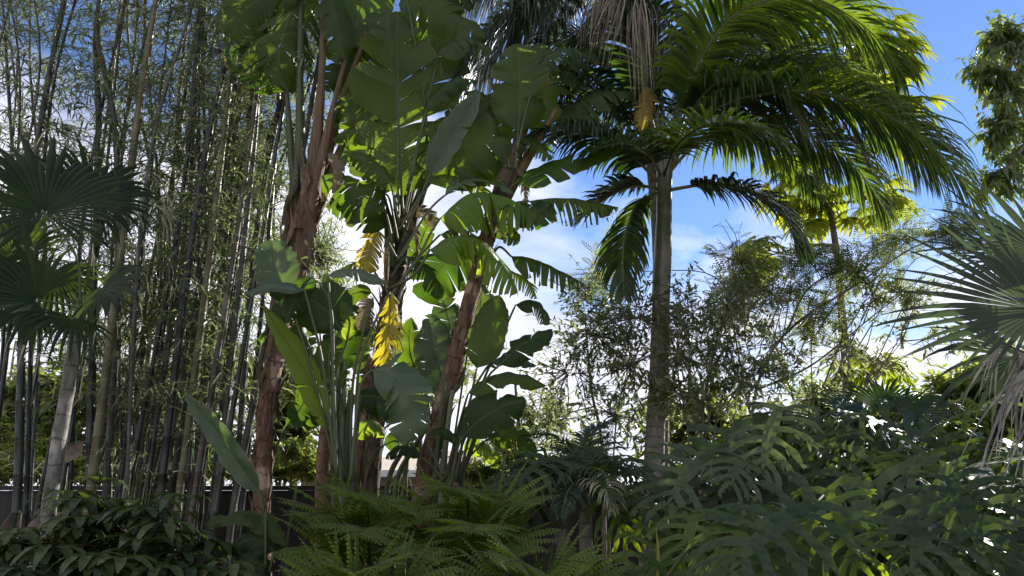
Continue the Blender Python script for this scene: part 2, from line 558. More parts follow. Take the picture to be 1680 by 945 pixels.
G = dict  # colours are linear
M = {
 'paddle': leaf_mat('paddle_leaf', ((.018, .042, .008), (.056, .090, .016)), ((.08, .18, .008), (.28, .42, .018)), .44, .38, 46, (.15, .095, .04), .035, spec=.32, vein_str=.34, spots=.8, blotch=3.2),
 'paddle_pale': leaf_mat('paddle_leaf_pale', ((.045, .078, .038), (.095, .140, .070)), ((.12, .22, .03), (.24, .36, .05)), .30, .36, 46, (.22, .16, .08), .03, spec=.5, vein_str=.32, spots=.8),
 'paddle_lime': leaf_mat('paddle_leaf_lime', ((.06, .12, .010), (.10, .17, .018)), ((.36, .54, .02), (.58, .68, .03)), .52, .38, 46, (.28, .20, .04), .02, vein_str=.3, spots=.5),
 'paddle_yellow': leaf_mat('paddle_leaf_yellow', ((.16, .11, .03), (.52, .42, .02)), ((.34, .24, .03), (.95, .78, .02)), .48, .6, 46, (.20, .12, .06), .10, vein_str=.4, blotch=6, spots=.7),
 'paddle_dry': leaf_mat('paddle_leaf_dry', ((.10, .07, .04), (.26, .20, .12)), ((.20, .14, .06), (.32, .24, .13)), .28, .8, 46, vein_str=.4, blotch=9),
 'petiole': bark_mat('petiole_green', (.024, .036, .007), (.058, .074, .018), (20, 20, 2), .55, bump=.2, patch=(.07, .05, .025), patch_amt=.2),
 'petiole_pale': bark_mat('petiole_pale', (.065, .085, .035), (.14, .16, .075), (26, 26, 2), .5, bump=.15),
 'petiole_brown': bark_mat('petiole_brown', (.07, .045, .02), (.16, .10, .04), (30, 30, 3), .7, bump=.3),
 'redbark': bark_mat('fibrous_red_bark', (.045, .024, .014), (.21, .115, .068), (26, 26, 6), .85, .13, (.035, .018, .011), .10, 1.0, (.38, .27, .19), .38, ring_wob=.16),  # pinkish tan patches put sunlit spots into the bark colour
 'darkbark': bark_mat('fibrous_dark_bark', (.030, .022, .016), (.10, .075, .05), (34, 34, 5), .9, .13, (.02, .014, .01), .10, 1.0, ring_wob=.16),
 'sheath': bark_mat('old_leaf_sheath', (.045, .028, .017), (.20, .125, .075), (46, 46, 3), .85, bump=.7),
 'palmbark': bark_mat('palm_bark', (.11, .095, .08), (.25, .225, .19), (22, 22, 9), .85, .085, (.07, .06, .05), .22, .6, (.34, .32, .28), .30, ring_wob=.03),
 'crownshaft': bark_mat('palm_crownshaft', (.060, .080, .040), (.115, .125, .075), (12, 12, 1.5), .40, bump=.1, patch=(.17, .15, .11), patch_amt=.25),
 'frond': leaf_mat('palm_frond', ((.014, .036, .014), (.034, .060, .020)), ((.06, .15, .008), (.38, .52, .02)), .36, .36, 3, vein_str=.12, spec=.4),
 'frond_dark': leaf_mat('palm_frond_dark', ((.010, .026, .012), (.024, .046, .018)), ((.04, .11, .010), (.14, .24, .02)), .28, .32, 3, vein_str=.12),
 'frond_grey': leaf_mat('palm_frond_grey', ((.035, .06, .042), (.09, .115, .085)), ((.14, .20, .09), (.32, .38, .22)), .34, .42, 3, vein_str=.12),
 'dead': leaf_mat('dead_frond', ((.10, .08, .058), (.36, .32, .25)), ((.24, .19, .12), (.46, .40, .30)), .30, .8, 3, vein_str=.2),
 'deadgrey': leaf_mat('dead_fan_leaf', ((.12, .115, .11), (.25, .24, .225)), ((.12, .11, .10), (.22, .20, .18)), .2, .8, 3, vein_str=.2),
 'rachis': bark_mat('frond_stalk', (.075, .085, .035), (.16, .15, .07), (25, 25, 4), .5, bump=.15),
 'fan': leaf_mat('fan_leaf', ((.007, .016, .004), (.018, .034, .008)), ((.04, .10, .006), (.18, .28, .015)), .32, .45, 2, vein_str=.1, spec=.25),
 'fan_grey': leaf_mat('fan_leaf_grey', ((.030, .042, .028), (.064, .078, .056)), ((.06, .10, .03), (.14, .20, .06)), .28, .55, 2, vein_str=.1, spec=.2),
 'straw': leaf_mat('straw_thread', ((.20, .20, .12), (.36, .34, .22)), ((.30, .30, .14), (.42, .40, .2)), .3, .7, 2),
 'philo': leaf_mat('philodendron_leaf', ((.026, .044, .020), (.074, .098, .050)), ((.10, .18, .016), (.26, .38, .04)), .26, .44, 5, vein_str=.10, spec=.2, blotch=5, spots=.35),
 'fern': leaf_mat('fern_leaf', ((.060, .098, .010), (.125, .165, .026)), ((.18, .30, .014), (.34, .46, .025)), .40, .6, 2, vein_str=.05, spec=.25),
 'bush': leaf_mat('bush_leaf', ((.06, .090, .042), (.17, .19, .11)), ((.26, .36, .08), (.58, .62, .26)), .46, .28, 5, spec=.8),
 'feather': leaf_mat('feathery_leaf', ((.05, .080, .028), (.12, .145, .06)), ((.28, .38, .05), (.54, .58, .14)), .48, .4, 3),
 'lobes': leaf_mat('large_lobed_leaf', ((.050, .095, .016), (.095, .14, .022)), ((.36, .48, .02), (.62, .64, .03)), .50, .4, 12),
 'tree': leaf_mat('tree_leaf', ((.06, .10, .045), (.13, .18, .09)), ((.22, .34, .05), (.50, .56, .12)), .44, .30, 10, spec=.7),  # leaf colour lightened to imitate haze over the right-edge tree
 'back': leaf_mat('hedge_tree_leaf', ((.05, .090, .024), (.15, .17, .06)), ((.28, .40, .04), (.60, .62, .12)), .50, .42, 4),
 'bamboo_leaf': leaf_mat('bamboo_leaf', ((.045, .070, .032), (.14, .155, .095)), ((.16, .26, .05), (.42, .48, .18)), .40, .30, 2, spec=.8),
 'sheff': leaf_mat('umbrella_leaf', ((.018, .036, .010), (.075, .098, .032)), ((.05, .11, .012), (.18, .24, .03)), .26, .48, 3, vein_str=.05, spec=.3, blotch=7),
 'lowbush': leaf_mat('low_bush_leaf', ((.04, .08, .015), (.10, .15, .03)), ((.25, .36, .02), (.5, .55, .04)), .42, .45, 5),
 'spike': leaf_mat('spike_leaf', ((.16, .20, .03), (.30, .30, .05)), ((.30, .36, .04), (.45, .42, .05)), .35, .4, 3),
 'twig': bark_mat('twig', (.10, .080, .060), (.24, .20, .16), (30, 30, 12), .9, bump=.3),
 'twig_pale': bark_mat('bamboo_twig', (.09, .075, .045), (.22, .19, .12), (30, 30, 12), .8, bump=.2),
 'greybark': bark_mat('grey_bark', (.08, .07, .06), (.22, .20, .17), (24, 24, 8), .9, .2, (.06, .05, .04), .1, .6, (.33, .31, .27), .3),
 'palestem': bark_mat('pale_stem', (.06, .053, .042), (.22, .205, .17), (26, 26, 10), .85, .16, (.04, .035, .028), .12, .8, (.34, .32, .28), .4, ring_wob=.06),
 'culm_green': bark_mat('culm_green', (.010, .017, .010), (.034, .040, .025), (9, 9, 3), .38, .31, (.06, .06, .045), .03, .15, (.13, .13, .10), .0),
 'culm_grey': bark_mat('culm_grey', (.022, .024, .018), (.070, .068, .052), (9, 9, 3), .42, .33, (.11, .105, .085), .03, .15, (.20, .19, .155), .15),
 'culm_dark': bark_mat('culm_dark', (.006, .008, .007), (.019, .022, .017), (9, 9, 3), .36, .29, (.05, .05, .04), .03, .15, (.05, .05, .04), .1),
 'culm_brown': bark_mat('culm_brown', (.030, .021, .014), (.085, .062, .040), (9, 9, 3), .5, .30, (.15, .125, .09), .04, .2, (.15, .13, .09), .2),
 'culm_sheath': bark_mat('culm_sheath', (.08, .055, .035), (.17, .125, .085), (30, 30, 4), .8, bump=.3),
 'fence': bark_mat('dark_fence_paint', (.010, .009, .009), (.026, .023, .021), (16, 16, 1.2), .7, bump=.3, patch=(.042, .034, .028), patch_amt=.2),
 'soil': bark_mat('soil', (.020, .014, .009), (.065, .045, .028), (7, 7, 7), 1.0, bump=.8, patch=(.10, .07, .04), patch_amt=.3),
 'clay': bark_mat('terracotta', (.034, .020, .013), (.075, .042, .028), (9, 9, 9), .9, bump=.2, patch=(.10, .075, .06), patch_amt=.2),
 'render': bark_mat('cream_render', (.50, .44, .34), (.62, .55, .43), (5, 5, 5), .95, bump=.1),
 'rooftile': bark_mat('roof_tile', (.40, .33, .25), (.55, .47, .37), (12, 12, 12), .9, .2, (.3, .24, .18), .2, .6),
 'bounce_paving': bark_mat('bounce_paving', (.34, .31, .27), (.50, .46, .40), (3, 3, 3), .9, bump=.1),
 'philo_green': leaf_mat('philodendron_leaf_green', ((.036, .066, .014), (.086, .125, .032)), ((.13, .26, .012), (.34, .48, .03)), .32, .44, 5, vein_str=.10, spec=.2, blotch=5, spots=.35),
 'philo_dark': leaf_mat('philodendron_leaf_dark', ((.016, .030, .012), (.042, .062, .028)), ((.06, .12, .012), (.18, .28, .03)), .24, .44, 5, vein_str=.10, spec=.2, blotch=5, spots=.35),
 'culm_yellow': bark_mat('culm_yellow', (.07, .065, .026), (.16, .14, .065), (9, 9, 3), .42, .30, (.22, .20, .13), .04, .2, (.10, .10, .05), .2),
 'glass': bark_mat('window_glass', (.03, .035, .04), (.05, .055, .06), (1, 1, 1), .08, bump=0),
 'white': bark_mat('white_paint', (.72, .70, .66), (.82, .80, .76), (6, 6, 6), .6, bump=.05),
}

CLOUD = (3.7, 1.2, 0.4)
# ------------------------------------------------------------------ daylight
SUN_AZ, SUN_EL = math.radians(43), math.radians(27)       # azimuth from +Y towards +X
w = bpy.data.worlds.new('World'); SC.world = w; w.use_nodes = True
nt = w.node_tree; nt.nodes.clear()
wo = nd(nt, 'ShaderNodeOutputWorld'); bg = nd(nt, 'ShaderNodeBackground'); bg.inputs['Strength'].default_value = 0.085
sky = nd(nt, 'ShaderNodeTexSky', sky_type='NISHITA'); sky.sun_disc = False
sky.sun_elevation = SUN_EL; sky.sun_rotation = SUN_AZ; sky.air_density = 1.0; sky.dust_density = 0.0; sky.ozone_density = 4.0
tc = nd(nt, 'ShaderNodeTexCoord')
sp = nd(nt, 'ShaderNodeSeparateXYZ'); nt.links.new(tc.outputs['Generated'], sp.inputs[0])
za = nd(nt, 'ShaderNodeMath', operation='ADD'); za.inputs[1].default_value = 0.22; nt.links.new(sp.outputs['Z'], za.inputs[0])
cb = nd(nt, 'ShaderNodeCombineXYZ')
for ax in 'XY':
    dvd = nd(nt, 'ShaderNodeMath', operation='DIVIDE'); nt.links.new(sp.outputs[ax], dvd.inputs[0]); nt.links.new(za.outputs[0], dvd.inputs[1]); nt.links.new(dvd.outputs[0], cb.inputs[ax])
cn = nd(nt, 'ShaderNodeTexNoise'); cn.inputs['Scale'].default_value = 1.7; cn.inputs['Detail'].default_value = 8; cn.inputs['Roughness'].default_value = 0.55; cn.inputs['Distortion'].default_value = 0.3
of = nd(nt, 'ShaderNodeVectorMath', operation='ADD'); of.inputs[1].default_value = CLOUD
nt.links.new(cb.outputs[0], of.inputs[0]); nt.links.new(of.outputs[0], cn.inputs['Vector'])
# more cloud towards the horizon and towards the left (away from the sun)
el = nd(nt, 'ShaderNodeMapRange'); el.inputs['From Min'].default_value = 0.20; el.inputs['From Max'].default_value = 0.50; el.inputs['To Min'].default_value = 0.44; el.inputs['To Max'].default_value = -0.16
nt.links.new(sp.outputs['Z'], el.inputs['Value'])
lf = nd(nt, 'ShaderNodeMath', operation='MULTIPLY_ADD'); lf.inputs[1].default_value = -0.42; nt.links.new(sp.outputs['X'], lf.inputs[0]); nt.links.new(el.outputs[0], lf.inputs[2])
bk = nd(nt, 'ShaderNodeMath', operation='MULTIPLY_ADD'); bk.inputs[1].default_value = -0.22; nt.links.new(sp.outputs['Y'], bk.inputs[0]); nt.links.new(lf.outputs[0], bk.inputs[2])  # more unseen cloud behind the camera, added for neutral fill light
bk2 = nd(nt, 'ShaderNodeMath', operation='ADD'); bk2.inputs[1].default_value = 0.17; nt.links.new(bk.outputs[0], bk2.inputs[0])
cs = nd(nt, 'ShaderNodeMath', operation='ADD'); nt.links.new(cn.outputs['Fac'], cs.inputs[0]); nt.links.new(bk2.outputs[0], cs.inputs[1])
cr = ramp(nt, [(0.50, (0, 0, 0)), (0.72, (1, 1, 1))], cs.outputs[0])
cmx = nd(nt, 'ShaderNodeMix', data_type='RGBA'); nt.links.new(cr.outputs[0], cmx.inputs[0]); tnt = nd(nt, 'ShaderNodeVectorMath', operation='MULTIPLY'); tnt.inputs[1].default_value = (.84, .84, .98); nt.links.new(sky.outputs[0], tnt.inputs[0]); nt.links.new(tnt.outputs[0], cmx.inputs[6]); 
cn2 = nd(nt, 'ShaderNodeTexNoise'); cn2.inputs['Scale'].default_value = 3.1; cn2.inputs['Detail'].default_value = 6
nt.links.new(of.outputs[0], cn2.inputs['Vector'])
cc = ramp(nt, [(.35, (5.0, 5.2, 6.3)), (.65, (7.6, 7.6, 8.1))], cn2.outputs['Fac'])
nt.links.new(cc.outputs[0], cmx.inputs[7])
nt.links.new(cmx.outputs[2], bg.inputs['Color']); nt.links.new(bg.outputs[0], wo.inputs['Surface'])

sl = bpy.data.lights.new('sun', 'SUN'); sl.energy = 5.0; sl.angle = math.radians(0.5); sl.color = (1, .95, .86)
so = bpy.data.objects.new('sun', sl); COL.objects.link(so); so.location = (20, 20, 20)
sd = V3((math.sin(SUN_AZ) * math.cos(SUN_EL), math.cos(SUN_AZ) * math.cos(SUN_EL), math.sin(SUN_EL)))
so.rotation_euler = (-sd).to_track_quat('-Z', 'Y').to_euler()

SC.view_settings.view_transform = 'Standard'; SC.view_settings.look = 'None'; SC.view_settings.gamma = 1
SC.view_settings.use_curve_mapping = False
SC.view_settings.exposure = 1.08
SC.render.engine = 'CYCLES'
SC.cycles.max_bounces = 8; SC.cycles.diffuse_bounces = 4; SC.cycles.transmission_bounces = 6; SC.cycles.transparent_max_bounces = 6
SC.cycles.use_denoising = True
SC.cycles.sample_clamp_indirect = 6
SC.cycles.caustics_reflective = False; SC.cycles.caustics_refractive = False

# ================================================================== the setting
def ground():
    mb = MB(); N = 40; ext = 400
    def cx(i):
        u = (i / N) * 2 - 1
        return math.copysign(abs(u) ** 3, u) * ext
    ids = [[mb.vert((cx(i), cx(j) + 8, 0.05 * mnoise.noise(V3((cx(i) * .7, cx(j) * .7, 0))) if abs(cx(i)) < 30 and abs(cx(j)) < 30 else 0)) for i in range(N + 1)] for j in range(N + 1)]
    for j in range(N):
        for i in range(N):
            mb.face((ids[j][i], ids[j][i + 1], ids[j + 1][i + 1], ids[j + 1][i]))
    o = mb.build('ground', M['soil']); tag(o, kind='structure')
ground()

def bounce_patio():  # unseen pale paving, added to bounce warm light up into the shade
    mb = MB(); z = .03; y = -22.0; k = 0
    while y < 3.0:
        x = -15.0 + (k % 2) * .3
        while x < 15:
            box(mb, x + .004, x + .596, y + .004, y + .596, 0.02, z + .05 + R.uniform(-.002, .002)); x += .6
        y += .6; k += 1
    o = mb.build('bounce_patio_paving', M['bounce_paving'], smooth=False); tag(o, kind='structure')

FY = 8.6   # the fence line
def box(mb, x0, x1, y0, y1, z0, z1, m=0):
    c = [mb.vert((x, y, z)) for z in (z0, z1) for y in (y0, y1) for x in (x0, x1)]
    for f in ((0, 2, 3, 1), (4, 5, 7, 6), (0, 1, 5, 4), (2, 6, 7, 3), (0, 4, 6, 2), (1, 3, 7, 5)):
        mb.face([c[i] for i in f], [(0, 0), (1, 0), (1, 1), (0, 1)], m)

bounce_patio()
fz = P(400, 797, FY).z
fence = thing('garden_fence', 'dark stained timber fence running behind all the garden plants', 'fence', (0, FY, 0))
mb = MB(); x = -9.0
while x < 9.2:
    wv = R.uniform(.135, .15)
    box(mb, x, x + wv, FY - .012 + R.uniform(-.003, .003), FY + .012, 0.03, fz - .047 - R.uniform(0, .004)); x += wv + .0022
mb.build('palings', M['fence'], fence, smooth=False)
mb = MB(); box(mb, -9.05, 9.25, FY - .055, FY + .06, fz - .045, fz); mb.build('capping_rail', M['fence'], fence, smooth=False)
mb = MB()
for z in (.35, fz - .3): box(mb, -9.0, 9.2, FY + .018, FY + .06, z - .045, z + .045)
mb.build('cross_rails', M['fence'], fence, smooth=False)
xx = -8.7
while xx < 9.2:
    mb = MB(); box(mb, xx, xx + .09, FY - .105, FY - .018, 0, fz - .048); mb.build('fence_post', M['fence'], fence, smooth=False); xx += 2.4

# ------------------------------------------------------------------ neighbour's house beyond the fence
def house():
    X0, X1, Y0, Y1, H = -4.6, 1.9, 18.0, 24.0, 2.3
    t = thing('house', 'pale cream house showing between the stems beyond the fence', 'house', ((X0 + X1) / 2, Y0, 0))
    mb = MB(); box(mb, X0, X1, Y0, Y1, 0, H); mb.build('wall', M['render'], t, smooth=False)
    mb = MB()
    a, b = V3((X0 - .5, Y0 - .5, H - .05)), V3((X1 + .5, Y0 - .5, H - .05)); c, d = V3((X1 + .5, Y1 + .5, H - .05)), V3((X0 - .5, Y1 + .5, H - .05))
    r0, r1 = V3((X0 + 2.5, 21, H + .6)), V3((X1 - 2.5, 21, H + .6))
    i = [mb.vert(q) for q in (a, b, c, d, r0, r1)]
    mb.face((i[0], i[1], i[5], i[4])); mb.face((i[1], i[2], i[5])); mb.face((i[2], i[3], i[4], i[5])); mb.face((i[3], i[0], i[4])); mb.face((i[3], i[2], i[1], i[0]))
    mb.build('roof', M['rooftile'], t, smooth=False)
    mb = MB(); box(mb, X0 - .52, X1 + .52, Y0 - .54, Y0 - .505, H - .16, H - .02); mb.build('gutter', M['white'], t, smooth=False)
    for wx in (-3.6, .1):
        mb = MB(); fr = .05
        for q in ((wx, wx + 1.2, 0.8, .8 + fr), (wx, wx + 1.2, 1.9 - fr, 1.9), (wx, wx + fr, .8 + fr, 1.9 - fr), (wx + 1.2 - fr, wx + 1.2, .8 + fr, 1.9 - fr), (wx + .58, wx + .62, .8 + fr, 1.9 - fr)):
            box(mb, q[0], q[1], Y0 - .05, Y0 - .003, q[2], q[3])
        f = mb.build('window', M['white'], t, smooth=False)
        mb = MB(); box(mb, wx + fr, wx + 1.2 - fr, Y0 - .02, Y0 - .004, .8 + fr, 1.9 - fr); mb.build('pane', M['glass'], f, smooth=False)
house()


# ================================================================== plants
def PP(pts, Y):
    out = []
    for p in pts:
        out.append(P(p[0], p[1], p[2] if len(p) > 2 else Y))
    return out


def stem_tube(name, pts, Y, wpx, mat, parent, n=14, seg=50, wob=.12, foot=False, scars=0.0, sp=0.115):
    """trunk seen at these places with these widths in photo pixels"""
    c = PP([(p[0], p[1], p[2] if len(p) > 2 else Y) for p in pts], Y)
    if foot:
        b = c[0].copy(); b.z = -0.05; b.x += (b.x - c[1].x) * .3
        c = [b] + c; wpx = [wpx[0] * 1.1] + list(wpx)
    path = curve(c, seg)
    L = [0]
    for a, b in zip(path, path[1:]): L.append(L[-1] + (b - a).length)
    cl = [0]
    for a, b in zip(c, c[1:]): cl.append(cl[-1] + (b - a).length)
    tab = [(cl[i] / cl[-1], wpx[i] * .5 * mpp(c[i])) for i in range(len(c))]
    rad = []
    for i in range(seg + 1):
        r = interp(tab, i / seg)
        if scars:
            ph = (L[i] / sp) % 1
            r *= 1 + scars * (1 - ph) * (.3 + .9 * mnoise.noise(V3((i * .37, n, 3.1))) ** 2 * 2)
        rad.append(r)
    mb = MB(); tube(mb, path, rad, n, wob=wob)
    return mb.build(name, mat, parent, origin=c[0]), path, rad


def flakes(parent, path, rad, mat, n, rng, t0=0, t1=1, lmin=.08, lmax=.22, wmin=.02, wmax=.05):
    """torn strips of old leaf sheath peeling off a trunk"""
    mb = MB(); T = tangents(path)
    for _ in range(n):
        i = int(rng.uniform(t0, t1) * (len(path) - 1)); a = rng.random() * 6.28
        u = perp(T[i]); v = T[i].cross(u); o = u * math.cos(a) + v * math.sin(a)
        b = path[i] + o * rad[i] * .97
        L = rng.uniform(lmin, lmax); sgn = 1 if rng.random() < .75 else -1
        d = (T[i] * sgn + o * .12).normalized(); q = [b]
        for k in range(5):
            q.append(q[-1] + d * (L / 5)); d = (d + o * rng.uniform(-.02, .2)).normalized()
        ww = rng.uniform(wmin, wmax)
        blade(mb, q, lambda t: ww * .5 * (1 - t ** 2) * (1 + .2 * math.sin(t * 23 + a)), o, .25, rng.random())
    return mb.build('loose_bark', mat, parent, origin=path[0])


def camn(p, a=.9, b=.45, x=0.0):
    d = (CAM - p).normalized()
    return (d * a + UP * b + V3((x, 0, 0))).normalized()


def pleaf(plant, stem, pts, wpx, mat='paddle', Y=6.5, tear=.22, fold=.28, droop=.45, nrm=None, rng=R, pet='petiole', prad=.0095, sag=0., var=None, ragged=0., spread=.35, nst=34, halves=(1, 1), name='leaf', label=None):
    c = PP(pts, Y)
    path = curve(c, nst)
    mid = path[nst // 2]
    wd = wpx * mpp(mid)
    nv = camn(mid, *(nrm or (.9, .45)))
    mb = MB()
    paddle(mb, path, wd, nv, rng, tear, fold, droop, var if var is not None else rng.uniform(.2, .8), sag=sag, ragged=ragged, spread=spread, halves=halves)
    lf = mb.build(name, M[mat], plant, origin=c[0])
    if label: lf['label'] = label
    # stalk: from the stem to the blade and on as the midrib
    keep = int(nst * .93)
    lead = []
    if stem:
        s = PP([(stem[0][0] + rng.uniform(-13, 13),) + tuple(stem[0][1:])] + list(stem[1:]), Y)
        s[0].y += rng.uniform(-.12, .12)
        lead = curve(s + [c[0] + (c[0] - path[1]) * .01 + V3((0, 0, 0)), c[0]], 16)[:-1] if len(s) > 1 else curve([s[0], s[0].lerp(c[0], .5) + UP * .02, c[0]], 14)[:-1]
    full = lead + [q - nv * .004 for q in path[:keep]]
    rad = []
    for i in range(len(full)):
        if i < len(lead): rad.append(prad * (1.25 - .35 * i / max(1, len(lead))))
        else: rad.append(prad * .62 * (1 - .88 * (i - len(lead)) / keep))
    mb = MB(); tube(mb, full, rad, 7, var=.5)
    mb.build('leaf_stalk', M[pet], lf, origin=full[0])
    return lf


# ------------------------------------------------------------------ A: tall left banana-like tree
r = random.Random(11)
A = thing('bird_of_paradise_tree', 'tall red-trunked paddle-leaf tree beside the bamboo, dark torn leaves at its top', 'tree', P(432, 900, 6.6).xy.to_3d())
_, pa, ra = stem_tube('trunk', [(430, 960), (430, 800), (437, 690), (452, 580), (470, 470), (490, 360)], 6.6, [31, 29, 28, 30, 34, 38], M['redbark'], A, foot=True, scars=.10, wob=.22, seg=90)
flakes(A, pa, ra, M['sheath'], 120, r, .2, .98, .08, .32, .02, .06)
for k, (pts, wp) in enumerate([
        ([(472, 470), (482, 340), (492, 250), (492, 120), (495, -30)], [34, 36, 26, 17, 14]), ([(488, 470), (500, 340), (518, 240), (528, 120), (533, -30)], [40, 40, 30, 18, 15]),
        ([(478, 440), (484, 330), (478, 250), (470, 150), (462, 60)], [24, 26, 18, 12, 9]), ([(500, 420), (520, 310), (542, 230), (566, 150), (600, 60)], [34, 36, 28, 15, 10]),
        ([(498, 440), (512, 330), (530, 250), (548, 170), (572, 80)], [28, 30, 24, 14, 10]), ([(505, 400), (530, 320), (556, 250), (580, 200), (600, 165)], [26, 24, 18, 13, 10])]):
    dY = [.0, -.05, .06, .04, -.08, .05][k]
    stem_tube('leaf_sheath', pts, 6.55 + dY, [v * .66 for v in wp], M['sheath'] if k in (1, 4) else M['petiole_brown'] if k % 2 else M['petiole'], A, n=10, wob=.08)
flakes(A, [P(480, 480, 6.5), P(495, 380, 6.5), P(508, 300, 6.5), P(515, 235, 6.5)], [.085, .10, .095, .07], M['sheath'], 70, r, 0, .95, .15, .42, .02, .07)
pleaf(A, None, [(500, -60), (480, 10), (462, 70), (452, 138)], 160, 'paddle', 6.5, .6, .1, .7, rng=r, sag=.35, spread=.6, ragged=.2)
pleaf(A, None, [(470, 150), (430, 110), (405, 60), (395, 0)], 110, 'paddle', 6.7, .4, .2, .5, rng=r)
pleaf(A, None, [(495, -10), (450, -15), (405, 15), (380, 60)], 110, 'paddle', 6.45, .4, .2, .7, rng=r, sag=.3)
pleaf(A, None, [(533, -40), (548, 20), (556, 60), (552, 105)], 70, 'paddle', 6.4, .3, .2, .6, rng=r)
pleaf(A, None, [(572, 80), (590, 20), (612, -40), (640, -90)], 120, 'paddle', 6.6, .25, .2, .4, rng=r)
pleaf(A, None, [(600, 165), (628, 110), (655, 60), (668, 10)], 90, 'paddle', 6.8, .35, .2, .5, rng=r)
pleaf(A, None, [(600, 60), (575, 95), (552, 120), (535, 150)], 60, 'paddle', 6.75, .4, .2, .6, rng=r)
pleaf(A, None, [(540, 250), (553, 268), (556, 290), (545, 318)], 26, 'paddle_dry', 6.3, .1, .5, 1.2, rng=r, name='dry_leaf', label='small bleached curled leaf')
pleaf(A, [(505, 330)], [(560, 265), (590, 235), (620, 215), (650, 210)], 70, 'paddle', 6.9, .35, .2, .6, rng=r)

# ------------------------------------------------------------------ D: middle dark tree with the large upright leaf
r = random.Random(21)
D = thing('bird_of_paradise_tree', 'dark-trunked paddle-leaf tree with one broad upright leaf at centre', 'tree', P(612, 900, 6.9).xy.to_3d())
_, pd, rd = stem_tube('trunk', [(604, 960), (608, 800), (617, 700), (632, 570), (648, 450), (664, 360)], 6.9, [29, 29, 29, 31, 34, 30], M['darkbark'], D, foot=True, scars=.10, wob=.2, seg=80)
flakes(D, pd, rd, M['sheath'], 140, r, .2, .98, .08, .3, .02, .055)
stem_tube('second_stem', [(575, 960, 7), (583, 800, 7), (594, 720, 7), (604, 640, 7), (610, 590, 7)], 7, [30, 30, 32, 28, 16], M['redbark'], D, foot=True, scars=.1, wob=.2)
for k, (pts, wp) in enumerate([([(650, 440), (662, 370), (672, 320), (690, 285)], [30, 30, 20, 10]), ([(644, 430), (655, 360), (658, 320), (660, 290)], [26, 26, 18, 12]), ([(655, 430), (674, 370), (690, 320), (702, 285)], [26, 24, 16, 10]), ([(640, 440), (640, 380), (632, 340), (628, 320)], [22, 20, 12, 8])]):
    stem_tube('leaf_sheath', pts, 6.85 - .04 * k, wp, M['petiole_pale'] if k == 0 else M['petiole'], D, n=10, wob=.08)
pleaf(D, [(660, 380), (661, 340)], [(660, 322), (657, 230), (652, 130), (650, 18)], 178, 'paddle', 6.3, .42, .22, .42, rng=r, nrm=(1, .2), var=.8, spread=.4)
pleaf(D, [(660, 370)], [(652, 140), (640, 95), (633, 50), (630, 4)], 62, 'paddle_pale', 6.15, 0, 1.1, .2, rng=r, nrm=(1, .1, -.3), halves=(1, 0), name='rolled_leaf', label='young pale rolled leaf')
pleaf(D, [(652, 390), (640, 330)], [(632, 318), (620, 255), (598, 205), (560, 160)], 120, 'paddle', 6.5, .4, .15, .5, rng=r, halves=(1, 1))
pleaf(D, [(650, 400)], [(632, 345), (600, 322), (568, 300), (528, 288)], 95, 'paddle', 6.4, .18, .2, .9, rng=r, sag=.25)
pleaf(D, [(650, 410)], [(634, 372), (605, 345), (570, 330), (535, 338)], 70, 'paddle', 6.6, .3, .2, .9, rng=r, sag=.3)
pleaf(D, [(668, 380), (690, 320)], [(702, 300), (735, 262), (775, 240), (838, 228)], 150, 'paddle', 6.2, .16, .22, .6, rng=r, nrm=(.9, .5), var=.6, sag=.15)
pleaf(D, [(668, 370), (695, 310)], [(706, 285), (738, 225), (765, 185), (786, 148)], 52, 'paddle_pale', 6.1, .06, .5, .3, rng=r)
pleaf(D, [(660, 360), (640, 280)], [(625, 250), (602, 160), (582, 90), (565, 20)], 120, 'paddle', 6.9, .32, .15, .5, rng=r)
pleaf(D, [(665, 360), (690, 230)], [(695, 190), (712, 110), (716, 50), (700, -20)], 130, 'paddle', 6.7, .25, .2, .5, rng=r)
pleaf(D, [(670, 350), (700, 200)], [(660, -40), (700, 5), (745, 30), (795, 62)], 78, 'paddle', 6.3, .25, .2, .8, rng=r, sag=.2)
pleaf(D, [(640, 480), (682, 430), (705, 385)], [(722, 358), (770, 318), (825, 322), (886, 352)], 105, 'paddle_lime', 6.0, .55, .12, 1.15, rng=r, nrm=(.35, .95), sag=.7, spread=.6)
pleaf(D, [(655, 430), (700, 350)], [(730, 320), (765, 300), (800, 300), (845, 318)], 50, 'paddle_pale', 6.1, .3, .4, .4, rng=r, nrm=(.5, .85))
pleaf(D, [(650, 470), (680, 450)], [(705, 410), (742, 388), (785, 392), (818, 425), (850, 480)], 92, 'paddle_lime', 5.9, .5, .15, 1.0, rng=r, nrm=(.4, .9), sag=.6, spread=.6)
pleaf(D, [(640, 500), (680, 430)], [(722, 385), (745, 375), (770, 380), (800, 400)], 50, 'paddle', 6.1, .3, .15, .9, rng=r, nrm=(.4, .9), sag=.4)
pleaf(D, [(625, 600), (650, 500)], [(672, 430), (690, 400), (700, 375), (715, 350)], 36, 'paddle', 6.6, .2, .3, .5, rng=r)
pleaf(D, [(690, 330)], [(738, 205), (752, 190), (775, 182), (812, 190)], 70, 'paddle', 6.35, .3, .3, .6, rng=r)
pleaf(D, None, [(700, -10), (728, -20), (760, -30), (790, -20)], 90, 'paddle', 6.5, .3, .2, .8, rng=r, sag=.3)
